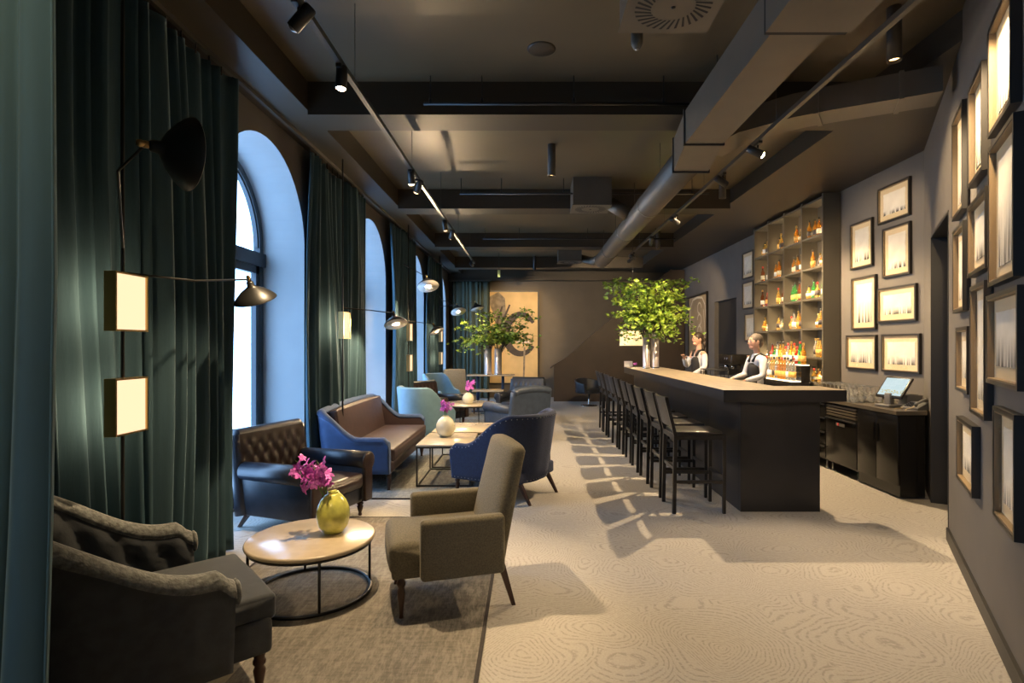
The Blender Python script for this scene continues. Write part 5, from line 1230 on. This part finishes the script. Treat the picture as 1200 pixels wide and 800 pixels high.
MB().box(-.035, .035, -.02, .02, -.09, .09).build('housing', mat('pale_green_lamp', (.30, .42, .16), .4), r); MB().tube([(0, 0, .09), (0, 0, .55)], .006, 6).build('stem', M['black'], r)

# ============================================================ WINDOW-SIDE WALL LAMPS
def shade_part(parent, c, d, s, lit, watts):
    """dished shade with knob; c = neck point, d = direction the opening faces"""
    mx = Matrix.Translation(c) @ Vector(d).to_track_quat('-Z', 'Y').to_matrix().to_4x4() @ Matrix.Scale(s, 4)
    outer = [(.001, .10), (.018, .098), (.025, .088), (.028, .058), (.045, .046), (.085, .022), (.125, -.012), (.155, -.046), (.160, -.058)]
    inner = [(.158, -.060), (.122, -.022), (.08, .012), (.045, .036), (.025, .045), (.001, .048)]
    sh = MB().lathe(outer, 32, mx=mx, close=True).build('lamp_shade', M['black'], parent)
    MB().lathe(inner, 32, mx=mx).build('shade_lining', M['white_e'], sh)
    MB().lathe([(.001, .145), (.012, .142), (.016, .13), (.012, .108), (.001, .105)], 14, mx=mx).build('knob', M['brass'], sh)
    MB().lathe([(.001, -.045), (.018, -.038), (.026, -.018), (.020, .005), (.012, .03), (.001, .035)], 16, mx=mx).build('bulb', M['bulb'] if lit else M['white_e'], sh)
    if lit: 
        L = point_light('shade_glow', Vector(c)+Vector(d).normalized()*.075*s, watts, parent=parent, size=.03)
def wall_lamp(label, y, arms, panels=((1.67, 1.97, 0), (1.14, 1.43, 0))):
    X = -2.11; r = thing('wall_lamp', label, 'wall lamp', (X, y, 0), 0, 'pole lamps with glowing panels along the curtains')
    MB().tube([(0, 0, 0), (0, 0, 3.70)], .009, 10).build('pole', M['black'], r); MB().lathe([(.07, .0), (.07, .012), (.012, .02)], 20).build('base_plate', M['black'], r)
    for (z0, z1, dy) in panels:
        fr = MB(); h = .118; d0, d1 = -.028, .030; t = .009
        for (a, c, e, g) in ((-h, h, z0, z0+t), (-h, h, z1-t, z1), (-h, -h+t, z0+t, z1-t), (h-t, h, z0+t, z1-t)): fr.box(d0+.02, d1+.022, a, c, e, g)
        p = fr.build('light_panel_frame', M['brass'], r)
        MB().box(d1-.002+.008, d1+.004+.008, -h+t, h-t, z0+t, z1-t).build('diffuser', M['panel_e'], p)
        MB().box(d0+.022, d0+.026, -h+.03, h-.03, z0+.03, z1-.03).build('back_diffuser', M['panel_b'], p)
    for (pts, d, s, lit, w) in arms:
        arm = MB().tube(pts, .0065, 8).build('arm', M['black'], r)
        MB().lathe([(.001, -.016), (.014, -.013), (.014, .013), (.001, .016)], 12, mx=Matrix.Translation(pts[-1])).build('swivel_joint', M['brass'], arm)
        shade_part(arm, Vector(pts[-1])+Vector(d).normalized()*.11*s, d, s, lit, w)
    return r
wall_lamp('nearest pole lamp on the left, its big black shade seen from behind', 2.88,
          [([(0, 0, 2.10), (.22, -.33, 2.40), (.43, -.45, 2.478)], (.60, .80, .02), 1.05, False, 0),
           ([(0, 0, 1.975), (.10, .45, 1.985), (.20, .90, 2.045)], (.12, .45, -1), .88, False, 0)])
wall_lamp('pole lamp before the second curtain with one small glowing panel', 6.28,
          [([(0, 0, 2.02), (.18, .45, 2.02), (.36, .88, 2.01)], (.3, -.35, -1), .95, True, 160)], panels=((1.67, 1.97, 0),))
wall_lamp('pole lamp before the third curtain with two narrow panels', 9.70,
          [([(0, 0, 2.95), (.12, -.9, 2.88), (.42, -.55, 2.72)], (.25, -.5, -1), 1.1, True, 160), ([(0, 0, 2.02), (.2, .5, 2.0), (.32, .7, 1.98)], (.5, -.2, -1), 0.9, True, 30)])
wall_lamp('pole lamp before the fourth curtain, farthest down the room', 13.1,
          [([(0, 0, 2.75), (.12, -.5, 2.62), (.45, -.35, 2.52)], (.3, -.5, -1), 1.1, True, 90), ([(0, 0, 2.5), (.6, -.2, 2.55), (.85, -.1, 2.6)], (.3, -.2, -1), 1.0, False, 0)])
